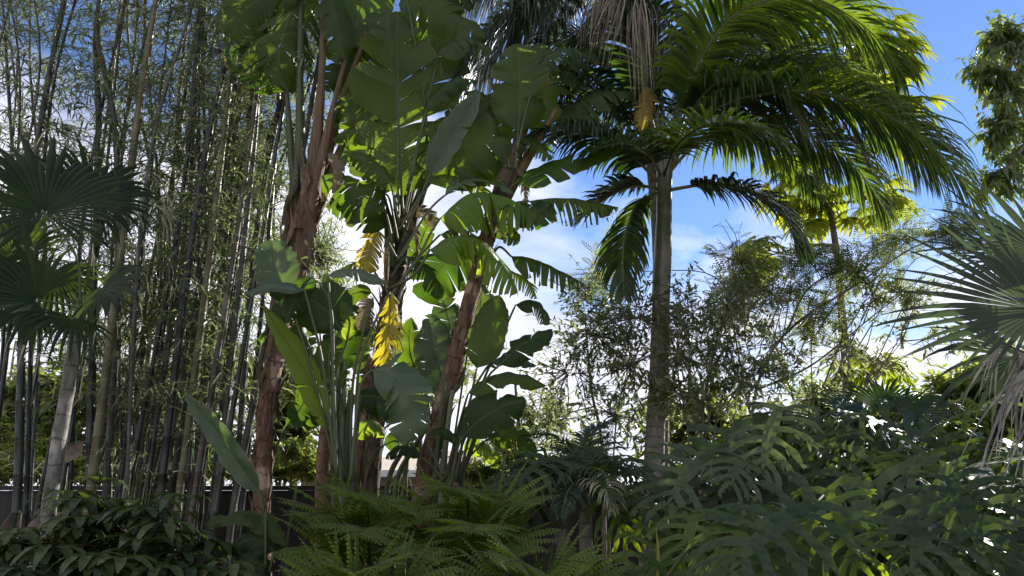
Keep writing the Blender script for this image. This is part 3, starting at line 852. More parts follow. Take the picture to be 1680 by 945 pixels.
# hanging dried leaves under the crown
pleaf(D, [(650, 420)], [(622, 380), (612, 395), (605, 418), (600, 448)], 62, 'paddle_yellow', 6.2, .7, .2, 1.1, rng=r, name='yellow_leaf', label='short drooping yellow leaf')
pleaf(D, [(655, 400)], [(676, 350), (690, 345), (705, 352), (712, 372)], 40, 'paddle_dry', 6.5, .4, .2, 1.0, rng=r, name='dry_leaf')

# ------------------------------------------------------------------ B: right-leaning trunk
r = random.Random(31)
B = thing('bird_of_paradise_tree', 'paddle-leaf tree with scarred brown trunk leaning right across centre', 'tree', P(690, 930, 6.3).xy.to_3d())
_, pb_, rb = stem_tube('trunk', [(688, 960), (694, 800), (718, 700), (746, 590), (772, 490), (796, 400), (818, 320), (838, 262)], 6.3, [32, 31, 30, 27, 25, 24, 24, 23], M['redbark'], B, foot=True, scars=.12, wob=.2, seg=100)
flakes(B, pb_, rb, M['sheath'], 120, r, .2, .98, .07, .26, .02, .055)
for k, (pts, wp) in enumerate([([(815, 335), (838, 270), (858, 215), (878, 160)], [24, 26, 16, 9]), ([(822, 330), (838, 290), (846, 240), (850, 200)], [22, 22, 14, 8]), ([(826, 330), (850, 285), (880, 235), (912, 180)], [22, 20, 13, 8])]):
    stem_tube('leaf_sheath', pts, 6.25 + .04 * k, wp, M['darkbark'] if k == 0 else M['petiole_brown'], B, n=10, wob=.1)
pleaf(B, [(838, 280)], [(850, 215), (853, 165), (852, 120), (846, 72)], 112, 'paddle', 6.1, .28, .2, .45, rng=r, var=.7, nrm=(1, .25))
pleaf(B, [(838, 290), (860, 240)], [(872, 215), (886, 170), (890, 120), (882, 70)], 80, 'paddle', 6.4, .3, .2, .45, rng=r)
pleaf(B, [(828, 330)], [(846, 300), (890, 285), (940, 268), (1030, 235)], 66, 'paddle', 6.2, .12, .2, .7, rng=r, nrm=(.6, .75), var=.2)
pleaf(B, [(820, 350)], [(842, 340), (868, 348), (888, 345), (902, 332)], 66, 'paddle', 6.0, .2, .2, .7, rng=r)
pleaf(B, [(815, 360), (840, 335)], [(868, 330), (910, 325), (955, 328), (1015, 340)], 74, 'paddle', 6.1, .75, .1, 1.0, rng=r, nrm=(.5, .85), sag=.6, spread=.8, ragged=.2)
pleaf(B, [(800, 400)], [(785, 388), (752, 412), (722, 445), (692, 492)], 118, 'paddle', 6.5, .2, .2, .6, rng=r, var=.15)
pleaf(B, [(795, 420), (820, 405)], [(838, 420), (872, 424), (910, 440), (960, 466)], 64, 'paddle', 6.2, .65, .1, 1.0, rng=r, nrm=(.5, .85), sag=.5, spread=.7, ragged=.2)
pleaf(B, [(800, 395)], [(805, 385), (820, 378), (835, 385), (850, 400)], 42, 'paddle', 6.4, .2, .2, .8, rng=r)
pleaf(B, [(850, 270), (900, 200)], [(905, 190), (945, 170), (990, 150), (1040, 150)], 80, 'paddle', 6.7, .5, .1, .8, rng=r, nrm=(.5, .85), sag=.4)
pleaf(B, [(850, 270), (890, 190)], [(900, 150), (925, 105), (965, 75), (1010, 90)], 85, 'paddle', 6.9, .5, .1, .8, rng=r, nrm=(.5, .85), sag=.4)
pleaf(B, [(838, 290)], [(830, 240), (810, 200), (790, 170), (765, 150)], 76, 'paddle', 6.4, .25, .2, .6, rng=r, var=.3)
pleaf(B, [(840, 280)], [(836, 230), (818, 262), (790, 285), (765, 300)], 60, 'paddle', 6.3, .25, .2, .8, rng=r, var=.3)
pleaf(B, None, [(1060, 140), (1062, 160), (1056, 185), (1050, 215)], 48, 'paddle_yellow', 6.6, .5, .2, .9, rng=r, name='yellow_leaf', label='small torn yellow-green leaf beside the palm')

for (pl_, pts, wv) in ((A, [(508, 235), (520, 262), (528, 300), (526, 350)], 34), (A, [(486, 300), (474, 335), (470, 380), (474, 430)], 30), (A, [(500, 330), (512, 370), (510, 410), (504, 450)], 28), (B, [(832, 290), (822, 320), (812, 360), (808, 405)], 30),
        (B, [(842, 270), (858, 290), (862, 325), (856, 360)], 28), (D, [(662, 350), (680, 380), (684, 420), (678, 465)], 32), (D, [(648, 370), (636, 400), (632, 440), (634, 480)], 28), (B, [(806, 380), (790, 400), (784, 440), (786, 480)], 22)):
    pleaf(pl_, None, pts, wv, 'paddle_dry', 6.3 + r.uniform(-.1, .3), .38, .5, 1.6, rng=r, sag=.4, ragged=.7, spread=.7, pet='petiole_brown', prad=.009, name='dry_leaf', label='brown dead leaf hanging against the trunk', var=r.uniform(0, .5))
for (pl_, stm, pts, wv, mt_) in (
        (B, [(838, 280)], [(832, 250), (860, 225), (880, 232), (905, 262)], 52, 'paddle'), (B, [(830, 320)], [(815, 300), (790, 262), (760, 250), (725, 262)], 58, 'paddle'),
        (D, [(668, 360)], [(690, 250), (712, 205), (745, 190), (775, 215)], 54, 'paddle'), (D, [(668, 370)], [(715, 290), (750, 285), (782, 300), (806, 335)], 58, 'paddle_lime'),
        (D, [(655, 360)], [(640, 300), (612, 262), (585, 250), (552, 262)], 60, 'paddle'), (D, [(650, 380)], [(622, 240), (600, 215), (575, 210), (545, 230)], 56, 'paddle'),
        (D, [(672, 350)], [(700, 180), (722, 150), (750, 130), (785, 132)], 54, 'paddle'), (B, [(838, 290)], [(880, 250), (905, 225), (935, 220), (965, 240)], 46, 'paddle'),
        (D, [(645, 460)], [(668, 420), (690, 432), (712, 455), (722, 490)], 50, 'paddle'), (D, [(640, 480)], [(610, 440), (590, 430), (565, 440), (548, 470)], 44, 'paddle'),
        (B, [(800, 400)], [(820, 440), (845, 448), (866, 462), (880, 490)], 40, 'paddle_lime'), (B, [(845, 250)], [(880, 120), (905, 90), (935, 80), (970, 95)], 64, 'paddle'),
        (D, [(680, 320)], [(720, 90), (745, 70), (775, 65), (810, 85)], 70, 'paddle'), (A, None, [(596, 100), (610, 135), (612, 165), (600, 200)], 60, 'paddle'), (A, None, [(450, -10), (480, 40), (500, 75), (512, 120)], 50, 'paddle')):
    pleaf(pl_, stm, pts, wv, mt_, 6.0 + r.random() * 1.0, .5, .15, .8, rng=r, nrm=(.6, .75), sag=.35, spread=.6, ragged=.15)

# ------------------------------------------------------------------ C: young clump in front (left of centre)
r = random.Random(41)
C = thing('bird_of_paradise_clump', 'young multi-stemmed paddle-leaf clump with yellow and lime leaves at left of centre', 'plant', P(560, 900, 5.7).xy.to_3d())
stem_tube('stem', [(528, 960), (530, 800), (535, 720), (540, 650)], 5.9, [26, 26, 24, 14], M['redbark'], C, foot=True, scars=.1)
for pts, wp in (([(548, 960), (550, 800), (552, 700), (556, 620)], [13, 13, 10, 7]), ([(565, 960), (566, 800), (570, 700), (574, 640)], [12, 12, 10, 6]), ([(556, 960), (560, 800), (563, 690), (566, 590)], [11, 11, 9, 7]), ([(580, 960), (578, 800), (584, 710), (592, 650)], [11, 11, 9, 6])):
    stem_tube('leaf_sheath', pts, 5.7, wp, M['petiole_pale'] if wp == [11, 11, 9, 7] else M['petiole'], C, n=9, wob=.05)
pleaf(C, [(545, 790), (515, 620)], [(470, 478), (458, 452), (450, 425), (447, 394)], 80, 'paddle_pale', 5.5, .04, .3, .3, rng=r, nrm=(1, .1), var=.3)
pleaf(C, [(550, 790), (530, 600)], [(500, 476), (468, 464), (436, 466), (400, 482)], 46, 'paddle_pale', 5.4, .05, .15, 1.1, rng=r, nrm=(.5, .85))
pleaf(C, [(556, 790), (545, 560)], [(538, 452), (565, 443), (598, 447), (636, 464)], 48, 'paddle_pale', 5.3, .08, .2, 1.0, rng=r, nrm=(.55, .8))
pleaf(C, [(552, 790), (540, 600)], [(560, 540), (525, 500), (490, 492), (445, 510)], 112, 'paddle', 5.6, .12, .2, .8, rng=r, var=.1)
pleaf(C, [(560, 790)], [(556, 610), (566, 570), (575, 540), (582, 500)], 88, 'paddle', 5.8, .15, .2, .5, rng=r, var=.1)
pleaf(C, [(556, 790), (552, 740)], [(543, 708), (515, 640), (478, 570), (432, 500)], 58, 'paddle_lime', 5.5, .05, .35, .5, rng=r, nrm=(.8, .5, .4), var=.8)
pleaf(C, [(575, 790), (590, 600)], [(640, 478), (640, 520), (634, 560), (628, 612)], 88, 'paddle_yellow', 5.5, .85, .1, .9, rng=r, spread=.9, ragged=.5, sag=.3, name='yellow_leaf', label='hanging yellow leaf with brown shredded margin')
pleaf(C, [(575, 790), (580, 620)], [(612, 490), (604, 500), (598, 520), (596, 545)], 40, 'paddle_dry', 5.55, .5, .1, .8, rng=r, name='dry_leaf', label='pale dry leaf hanging in strips')
pleaf(C, [(580, 790), (590, 640)], [(612, 606), (650, 622), (672, 665), (664, 730)], 96, 'paddle_pale', 5.2, .28, .25, .6, rng=r, nrm=(.9, .45), var=.6, ragged=.1)
pleaf(C, [(570, 790)], [(580, 650), (610, 650), (640, 660), (662, 690)], 80, 'paddle', 5.7, .15, .2, .8, rng=r, var=.1)
pleaf(C, [(566, 790)], [(558, 640), (540, 600), (545, 570), (560, 555)], 60, 'paddle', 5.65, .15, .2, .5, rng=r)
pleaf(C, [(560, 790), (552, 620)], [(570, 560), (575, 530), (570, 510), (560, 492)], 34, 'paddle_lime', 5.6, .2, .2, .6, rng=r)
pleaf(C, [(556, 780), (545, 520)], [(520, 460), (500, 470), (480, 500), (470, 530)], 50, 'paddle', 5.45, .1, .2, .9, rng=r, var=.2)

# young plant at lower left with the long edge-on leaf
C2 = thing('bird_of_paradise_seedling', 'young paddle-leaf plant with one long pale leaf slanting left before the bamboo', 'plant', P(435, 930, 5.0).xy.to_3d())
pleaf(C2, [(432, 1010), (434, 850)], [(424, 806), (388, 755), (350, 700), (303, 646)], 46, 'paddle_pale', 5.0, 0, .6, .4, rng=r, nrm=(.8, .3, -.5), var=.35)
pleaf(C2, [(440, 1010), (470, 930)], [(462, 878), (430, 850), (390, 842), (338, 860)], 60, 'paddle', 5.0, .08, .2, .9, rng=r, nrm=(.5, .85), var=.6)
pleaf(C2, [(440, 1010)], [(450, 905), (430, 890), (405, 885), (375, 905)], 74, 'paddle', 4.9, .08, .2, .8, rng=r, nrm=(.8, .6), var=.2)
pleaf(C2, [(440, 1010)], [(436, 960), (415, 930), (400, 925), (375, 945)], 84, 'paddle', 4.8, .05, .2, .8, rng=r, nrm=(.8, .6), var=.2)
pleaf(C2, [(445, 1010)], [(436, 840), (446, 865), (458, 880), (468, 895)], 30, 'paddle', 4.9, .05, .3, .6, rng=r, var=.8)
pleaf(C2, [(440, 1010), (470, 900)], [(474, 870), (480, 840), (484, 815), (488, 780)], 7, 'paddle', 5.1, .0, .3, .5, rng=r)

# ------------------------------------------------------------------ E: clump at right of the leaning trunk
r = random.Random(51)
E = thing('bird_of_paradise_clump', 'broad-leaved paddle-leaf clump just right of the leaning trunk', 'plant', P(735, 930, 6.1).xy.to_3d())
for pts, wp in (([(722, 960), (724, 800), (732, 720), (742, 640)], [13, 12, 10, 7]), ([(738, 960), (738, 800), (748, 730), (762, 670)], [12, 11, 9, 6]), ([(712, 960), (714, 800), (722, 700), (730, 620)], [12, 11, 8, 6])):
    stem_tube('leaf_sheath', pts, 6.1, wp, M['petiole_pale'] if wp[0] == 13 else M['petiole'], E, n=9, wob=.05)
pleaf(E, [(738, 790)], [(782, 604), (795, 565), (805, 530), (818, 484)], 74, 'paddle', 6.0, .08, .25, .5, rng=r, var=.7)
pleaf(E, [(738, 790), (790, 640)], [(820, 598), (848, 572), (876, 556), (906, 540)], 66, 'paddle', 5.9, .06, .25, .9, rng=r, nrm=(.7, .7), var=.15)
pleaf(E, [(735, 790)], [(768, 645), (808, 622), (848, 616), (896, 632)], 60, 'paddle', 5.9, .08, .2, .9, rng=r, nrm=(.6, .75), var=.85)
pleaf(E, [(735, 800), (750, 740)], [(758, 716), (786, 690), (822, 668), (862, 655)], 88, 'paddle', 5.8, .08, .2, .6, rng=r, nrm=(.9, .4), var=.1)
pleaf(E, [(725, 790)], [(736, 655), (724, 610), (712, 565), (704, 515)], 84, 'paddle_pale', 6.5, .1, .25, .5, rng=r, var=.1)
pleaf(E, [(728, 790)], [(742, 600), (742, 560), (736, 520), (724, 480)], 70, 'paddle_pale', 6.7, .12, .25, .5, rng=r, var=.2)
pleaf(E, [(740, 780), (820, 560)], [(846, 500), (868, 492), (888, 502), (902, 532)], 44, 'paddle', 6.1, .25, .15, 1.0, rng=r, nrm=(.5, .85), sag=.4)
pleaf(E, [(738, 790)], [(775, 690), (800, 665), (830, 700), (850, 720)], 46, 'paddle', 6.3, .1, .2, .8, rng=r, var=.9)
pleaf(E, [(738, 790), (770, 660)], [(800, 600), (830, 585), (850, 590), (880, 600)], 40, 'paddle_pale', 6.2, .1, .2, .8, rng=r, nrm=(.5, .8))
pleaf(E, [(720, 790)], [(690, 750), (672, 735), (650, 735), (632, 752)], 46, 'paddle', 5.9, .1, .2, .9, rng=r, nrm=(.6, .8), var=.2)
pleaf(E, [(725, 780), (705, 735)], [(700, 712), (720, 705), (740, 712), (752, 730)], 34, 'paddle', 5.8, .1, .2, .9, rng=r, nrm=(.6, .8), var=.3)
for (pl_, stm, pts, wv, mt_) in (
        (D, [(622, 700)], [(628, 660), (612, 630), (600, 600), (596, 565)], 54, 'paddle'), (D, [(620, 720)], [(650, 690), (668, 668), (684, 640), (690, 605)], 50, 'paddle'),
        (E, [(722, 780)], [(700, 640), (680, 600), (672, 560), (676, 520)], 62, 'paddle'), (E, [(730, 780)], [(770, 560), (785, 520), (790, 480), (782, 440)], 58, 'paddle_pale'),
        (D, [(600, 760)], [(585, 740), (566, 720), (556, 690), (560, 655)], 48, 'paddle'), (D, [(610, 760)], [(630, 730), (650, 722), (672, 728), (690, 750)], 44, 'paddle'),
        (E, [(740, 790)], [(800, 720), (830, 712), (856, 722), (880, 745)], 50, 'paddle'), (E, [(735, 790)], [(760, 740), (782, 730), (806, 742), (822, 768)], 46, 'paddle_lime'),
        (A, [(440, 760)], [(470, 700), (492, 672), (506, 640), (512, 600)], 44, 'paddle'), (D, [(640, 520)], [(610, 480), (590, 478), (568, 490), (552, 515)], 48, 'paddle'),
        (C, [(545, 790), (520, 620)], [(505, 560), (478, 540), (452, 540), (425, 560)], 70, 'paddle'), (C, [(550, 790), (530, 600)], [(520, 500), (498, 470), (472, 455), (440, 462)], 60, 'paddle'), (C, [(560, 790)], [(560, 580), (580, 550), (604, 545), (628, 560)], 56, 'paddle'), (C, [(555, 790)], [(520, 620), (505, 590), (498, 560), (502, 525)], 62, 'paddle'), (C, [(560, 800)], [(585, 720), (600, 700), (615, 700), (632, 715)], 36, 'paddle_lime'), (C, [(548, 800)], [(520, 700), (508, 670), (500, 640), (498, 605)], 40, 'paddle')):
    pleaf(pl_, stm, pts, wv, mt_, 6.5 + r.random() * .9, .22, .2, .7, rng=r, nrm=(.8, .5), sag=.15)
# bare thin cane stems between the clumps
for k, pts in enumerate([[(632, 960), (636, 800), (660, 740), (690, 690)], [(642, 960), (650, 800), (672, 745), (702, 700)], [(660, 960), (664, 800), (668, 740), (668, 700)], [(752, 960), (756, 800), (772, 740), (790, 690)]]):
    stem_tube('leaf_sheath', pts, 6.2 + .1 * k, [11, 10, 8, 6], M['petiole'], E, n=8, wob=.05)

# ------------------------------------------------------------------ the feather palm
def pfrond(plant, pts, Y, n, Lpx, mat='frond', rng=R, name='frond', stalk='rachis', label=None, wpx=6.4, **kw):
    c = PP(pts, Y)
    s = mpp(c[len(c) // 2]); Lpx *= 1.1
    mbl, mbr = MB(), MB()
    frond(mbl, mbr, c, rng, n=int(n * 1.45), L=Lpx * s, w=wpx * s, **kw)
    f = mbl.build(name, M[mat], plant, origin=c[0])
    if label: f['label'] = label
    mbr.build('frond_stalk', M[stalk], f, origin=c[0])
    return f

r = random.Random(61)
KP = thing('king_palm', 'grey ringed single-trunk palm with smooth green crownshaft and arching fronds', 'palm', P(1072, 930, 7).xy.to_3d())
stem_tube('trunk', [(1068, 1000), (1070, 850), (1074, 740), (1079, 620), (1084, 492)], 7, [42, 40, 33, 28, 27], M['palmbark'], KP, n=20, foot=True, wob=.05, seg=80)
stem_tube('crownshaft', [(1084, 495), (1086, 440), (1089, 370), (1091, 300), (1090, 262)], 7, [29, 30, 26, 21, 15], M['crownshaft'], KP, n=18, wob=.04)
for pts, wp in (([(1088, 420), (1086, 300), (1082, 240), (1078, 180)], [20, 18, 12, 7]), ([(1092, 420), (1094, 300), (1104, 230), (1125, 150)], [20, 18, 12, 7]), ([(1091, 400), (1092, 290), (1090, 230), (1084, 150)], [18, 14, 10, 6])):
    stem_tube('frond_base', pts, 6.99, wp, M['crownshaft'], KP, n=10, wob=.05)
pfrond(KP, [(1094, 290, 7), (1135, 130, 6.6), (1205, 25, 6.2), (1320, -5, 5.9), (1420, 45, 5.8), (1478, 118, 5.8)], 6.5, 80, 185, 'frond', r, droop=1.6, lift=.15, start=.22, var0=.7)
pfrond(KP, [(1096, 280, 7), (1165, 185, 6.6), (1280, 150, 6.2), (1400, 165, 6.0), (1510, 225, 5.9), (1602, 325, 5.8)], 6.4, 86, 185, 'frond', r, droop=1.8, lift=.1, start=.2, var0=.5)
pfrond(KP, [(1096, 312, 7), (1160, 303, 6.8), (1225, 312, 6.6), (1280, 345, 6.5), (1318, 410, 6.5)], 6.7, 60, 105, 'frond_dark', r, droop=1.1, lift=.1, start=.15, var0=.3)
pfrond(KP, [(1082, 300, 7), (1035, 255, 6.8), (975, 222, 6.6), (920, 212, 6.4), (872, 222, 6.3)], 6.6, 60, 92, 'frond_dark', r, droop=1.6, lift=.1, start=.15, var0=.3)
pfrond(KP, [(1082, 316, 7), (1050, 330, 6.8), (1030, 370, 6.7), (1022, 420, 6.6), (1024, 482, 6.6)], 6.7, 44, 75, 'frond', r, droop=1.2, lift=.1, start=.2, var0=.5)
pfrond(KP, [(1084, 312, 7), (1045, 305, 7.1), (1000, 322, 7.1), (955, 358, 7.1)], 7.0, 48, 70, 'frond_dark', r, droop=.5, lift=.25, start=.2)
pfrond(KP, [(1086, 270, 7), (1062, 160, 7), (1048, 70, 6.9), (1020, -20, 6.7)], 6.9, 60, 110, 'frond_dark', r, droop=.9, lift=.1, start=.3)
pfrond(KP, [(1090, 270, 7), (1120, 170, 7.1), (1168, 95, 7.2), (1235, 40, 7.3), (1330, 40, 7.4)], 7.1, 70, 125, 'frond', r, droop=1.6, lift=.1, start=.25, stalk='petiole_brown')
pfrond(KP, [(1092, 290, 7), (1145, 235, 7.4), (1210, 225, 7.7), (1290, 260, 7.9), (1340, 320, 8)], 7.5, 56, 100, 'frond', r, droop=.9, lift=.1, start=.2)
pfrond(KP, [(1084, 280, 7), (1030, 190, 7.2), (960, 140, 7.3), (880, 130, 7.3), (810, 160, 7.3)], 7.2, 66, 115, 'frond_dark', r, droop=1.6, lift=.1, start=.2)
pfrond(KP, [(1092, 280, 7), (1150, 160, 6.7), (1210, 130, 6.4), (1275, 150, 6.2), (1325, 220, 6.1)], 6.4, 56, 110, 'frond', r, droop=1.6, lift=.1, start=.25)
pfrond(KP, [(1088, 290, 7), (1110, 240, 6.4), (1160, 205, 5.9), (1225, 205, 5.6), (1290, 235, 5.4)], 6, 56, 105, 'frond', r, droop=.9, lift=.15, start=.2, stalk='petiole')
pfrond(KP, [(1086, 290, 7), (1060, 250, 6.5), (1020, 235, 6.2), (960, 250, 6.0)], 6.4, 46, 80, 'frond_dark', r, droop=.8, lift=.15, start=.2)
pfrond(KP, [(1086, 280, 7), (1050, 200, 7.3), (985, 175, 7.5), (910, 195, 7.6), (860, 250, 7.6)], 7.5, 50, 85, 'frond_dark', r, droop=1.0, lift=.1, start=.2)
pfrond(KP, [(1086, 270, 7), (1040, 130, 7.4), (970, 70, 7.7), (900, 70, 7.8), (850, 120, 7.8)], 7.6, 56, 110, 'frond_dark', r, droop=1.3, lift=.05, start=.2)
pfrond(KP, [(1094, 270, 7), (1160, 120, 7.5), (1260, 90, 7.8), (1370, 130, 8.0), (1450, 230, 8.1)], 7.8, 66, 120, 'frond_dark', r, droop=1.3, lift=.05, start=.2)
pfrond(KP, [(1094, 270, 7), (1190, 140, 6.8), (1320, 125, 6.7), (1440, 180, 6.6), (1535, 285, 6.6)], 6.7, 76, 150, 'frond', r, droop=1.8, lift=.05, start=.25)
pfrond(KP, [(1094, 285, 7), (1170, 215, 6.9), (1280, 205, 6.8), (1390, 260, 6.8), (1455, 350, 6.8)], 6.8, 66, 130, 'frond', r, droop=1.8, lift=.05, start=.22)
pfrond(KP, [(1092, 270, 7), (1130, 110, 7.1), (1220, 20, 7.2), (1340, 10, 7.2), (1450, 80, 7.2)], 7.2, 72, 150, 'frond', r, droop=1.7, lift=.05, start=.3)
# short upright new leaf blades at the top
for pts in ([(1150, 130, 6.8), (1128, 90, 6.8), (1108, 55, 6.8), (1086, 25, 6.8)], [(1140, 140, 6.8), (1130, 60, 6.8), (1112, 20, 6.8), (1096, -20, 6.8)], [(1160, 110, 6.8), (1152, 60, 6.8), (1150, 25, 6.8), (1160, -5, 6.8)]):
    c = PP(pts, 6.8); mb = MB(); blade(mb, curve(c, 14), lambda t: .055 * min(1, .3 + t * 2.5) * (1 - t ** 3), camn(c[1]), .3, .7)
    mb.build('young_frond', M['frond'], KP, origin=c[0])

# ------------------------------------------------------------------ the second, taller palm behind: only its lower crown shows
r = random.Random(62)
TP = thing('tall_palm', 'taller palm behind, its crown at the top edge with pale dead strands hanging', 'palm', P(1078, 930, 7.9).xy.to_3d())
stem_tube('trunk', [(1082, 960), (1084, 700), (1084, 420), (1068, 220), (1048, 60), (1036, -60)], 7.9, [30, 28, 26, 26, 28, 34], M['palmbark'], TP, n=14, foot=True, wob=.05, seg=60)
pfrond(TP, [(1034, -60, 7.9), (960, -60, 7.4), (880, -10, 7.0), (800, 50, 6.8), (735, 150, 6.7)], 7.2, 90, 150, 'frond_grey', r, droop=.9, lift=.0, start=.15, var0=.3, wpx=7)
pfrond(TP, [(1034, -80, 7.9), (940, -110, 7.8), (840, -80, 7.7), (760, -10, 7.6), (700, 90, 7.6)], 7.6, 80, 140, 'frond_dark', r, droop=1.0, lift=.0, start=.15, wpx=7)
pfrond(TP, [(1034, -60, 7.9), (985, -40, 7.8), (930, 20, 7.7), (880, 90, 7.6), (850, 170, 7.6)], 7.7, 70, 120, 'frond_dark', r, droop=1.0, lift=.0, start=.2, wpx=7)
pfrond(TP, [(1036, -60, 7.9), (1090, -90, 8.2), (1180, -60, 8.4), (1260, 0, 8.5), (1310, 90, 8.5)], 8.4, 70, 120, 'frond', r, droop=1.0, lift=.0, start=.2, wpx=7)
pfrond(TP, [(1036, -60, 7.9), (1050, -120, 7.4), (1100, -110, 7.0), (1170, -60, 6.8)], 7.2, 50, 120, 'frond', r, droop=1.0, lift=.0, start=.2, wpx=7)
pfrond(TP, [(760, 205, 7.4), (748, 160, 7.4), (742, 110, 7.4), (735, 60, 7.4)], 7.4, 26, 95, 'frond_grey', r, droop=.2, lift=.3, start=.1, wpx=4, baseang=35, tipang=20, label='pale upright frond tuft')
pfrond(TP, [(1034, -70, 7.9), (980, -80, 7.5), (930, -60, 7.2), (880, -20, 7.0), (850, 60, 6.9)], 7.2, 70, 130, 'frond_grey', r, droop=1.4, lift=.0, start=.15, wpx=8)
pfrond(TP, [(1034, -60, 7.9), (1000, 0, 7.6), (965, 60, 7.4), (930, 140, 7.3), (910, 220, 7.3)], 7.4, 64, 95, 'frond_dark', r, droop=1.2, lift=.0, start=.15, wpx=7)
pfrond(TP, [(1034, -60, 7.9), (950, -30, 8.1), (870, 30, 8.2), (790, 110, 8.3), (760, 200, 8.3)], 8.2, 80, 120, 'frond_grey', r, droop=1.1, lift=.0, start=.15, wpx=7)
pfrond(TP, [(1034, -70, 7.9), (900, -90, 8.0), (800, -50, 8.0), (720, 10, 8.0), (690, 60, 8.0)], 8, 80, 120, 'frond_dark', r, droop=1.2, lift=.0, start=.15, wpx=7)
# bleached strands of a dead flower stalk and dead fronds
for (x0, y0, x1, n, spread, ln) in ((1012, -50, 985, 70, 40, 150), (1050, -40, 1056, 60, 26, 215), (905, -30, 900, 36, 60, 110), (830, -20, 830, 24, 50, 100)):
    mb = MB()
    for k in range(n):
        a = P(x0 + r.uniform(-18, 18), y0 + r.uniform(-20, 30), 6.75 + r.uniform(-.15, .15)); u = r.gauss(0, .5)
        b = P(x1 + u * spread, y0 + ln * r.uniform(.55, 1.1), 6.75 + r.uniform(-.25, .25))
        c = curve([a, a.lerp(b, .5) + V3((u * .09, r.uniform(-.05, .05), .03)), b], 7); ww = r.uniform(.003, .010)
        blade(mb, c, lambda t: ww * (1 - .7 * t), camn(a), .2, r.random())
    mb.build('dead_frond', M['dead' if n > 40 else 'frond_grey'], TP, origin=P(x0, y0, 7.5))

# ------------------------------------------------------------------ fan palms
def pfan(plant, base, hub, axis, Rpx, Y, mat, rng, nrm=(.9, .35), name='fan_leaf', stalk='petiole', prad=.011, mats=None, label=None, **kw):
    h = P(hub[0], hub[1], hub[2] if len(hub) > 2 else Y)
    tip = P(hub[0] + axis[0], hub[1] + axis[1], (hub[2] if len(hub) > 2 else Y) + (axis[2] if len(axis) > 2 else 0))
    mb = MB(); fan(mb, h, tip - h, camn(h, *nrm), Rpx * mpp(h), rng, **kw)
    f = mb.build(name, mats or M[mat], plant, origin=h)
    if label: f['label'] = label
    if base:
        c = curve(PP(base, Y) + [h], 16); mb = MB(); tube(mb, c, [prad * (1 - .45 * i / 16) for i in range(17)], 7)
        mb.build('leaf_stalk', M[stalk], f, origin=c[0])
    return f

r = random.Random(71)
FL = thing('fan_palm', 'dark fan palm at left edge on a thin pale stem, bleached leaf tips', 'palm', P(76, 930, 5.3).xy.to_3d())
stem_tube('trunk', [(72, 1000), (80, 840), (94, 740), (112, 630), (126, 540), (134, 490)], 5.3, [24, 23, 22, 22, 20, 14], M['palestem'], FL, foot=True, scars=.12, wob=.15, sp=.12)
two = [M['fan'], M['straw']]
pfan(FL, [(132, 500), (125, 420)], (72, 348, 5.1), (-10, -60, .1), 155, 5.1, 'fan', r, n=40, spread=math.radians(150), join=.62, droop=.50, mats=two, cup=.25, thread=.4, var0=.3, lenj=.2)
pfan(FL, [(134, 500), (150, 420)], (150, 332, 5.5), (40, -45, .2), 115, 5.5, 'fan', r, n=32, spread=math.radians(140), join=.58, droop=.8, mats=two, cup=.35, thread=.6, var0=.25)
pfan(FL, [(132, 505), (110, 500)], (62, 492, 5.0), (-50, -15, -.1), 120, 5.0, 'fan', r, n=32, spread=math.radians(130), join=.58, droop=.75, mats=two, cup=.25, thread=.4, var0=.3, lenj=.2)
pfan(FL, [(134, 500)], (165, 470, 5.2), (40, 10, -.1), 90, 5.2, 'fan', r, n=20, spread=math.radians(120), join=.58, droop=.9, mats=two, thread=.5, var0=.4)
pfan(FL, [(130, 505)], (90, 440, 5.5), (-10, 50, 0), 120, 5.5, 'fan', r, n=28, spread=math.radians(110), join=.45, droop=.8, mats=two, cup=.25, thread=.4)
pfan(FL, [(132, 505)], (20, 430, 5.4), (-40, -20, 0), 130, 5.4, 'fan', r, n=32, spread=math.radians(130), join=.58, droop=.7, mats=two, cup=.25, thread=.4)
pfan(FL, [(134, 500)], (118, 520, 5.05), (-25, 45, -.2), 105, 5.0, 'fan', r, n=18, spread=math.radians(90), join=.4, droop=.9, mats=two, thread=.3, var0=.6)

r = random.Random(72)
FR = thing('fan_palm', 'stiff grey-green fan palm at right edge with grey dead leaves hanging below', 'palm', P(1745, 900, 4.3).xy.to_3d())
stem_tube('trunk', [(1752, 1000), (1750, 860), (1748, 740), (1745, 650)], 4.3, [70, 66, 64, 60], M['greybark'], FR, foot=True, scars=.1, wob=.2)
FS = math.radians
pfan(FR, [(1745, 660), (1725, 600)], (1704, 508, 4.1), (-60, 2, .05), 222, 4.1, 'fan_grey', r, n=24, spread=FS(82), join=.42, droop=.18, pleat=.7, var0=.3, nrm=(.85, .45), lenj=.13, cup=.25)
pfan(FR, [(1748, 650), (1745, 560)], (1715, 418, 4.5), (-42, -40, .2), 200, 4.5, 'fan_grey', r, n=26, spread=FS(95), join=.42, droop=.22, pleat=.7, var0=.15, nrm=(.8, .5), lenj=.14, cup=.3)
pfan(FR, [(1745, 660), (1700, 620)], (1672, 585, 4.7), (-50, 16, 0), 150, 4.7, 'fan_grey', r, n=22, spread=FS(80), join=.45, droop=.5, pleat=.7, var0=.1, lenj=.16, cup=.2)
pfan(FR, [(1745, 660)], (1690, 470, 4.9), (-50, -25, 0), 190, 4.9, 'fan_grey', r, n=24, spread=FS(90), join=.42, droop=.3, pleat=.7, var0=.0, nrm=(.6, .8), lenj=.15, cup=.3)
pfan(FR, [(1745, 660)], (1800, 520, 4.0), (40, -40, 0), 200, 4.0, 'fan_grey', r, n=28, spread=FS(120), join=.5, droop=.1, pleat=.5)
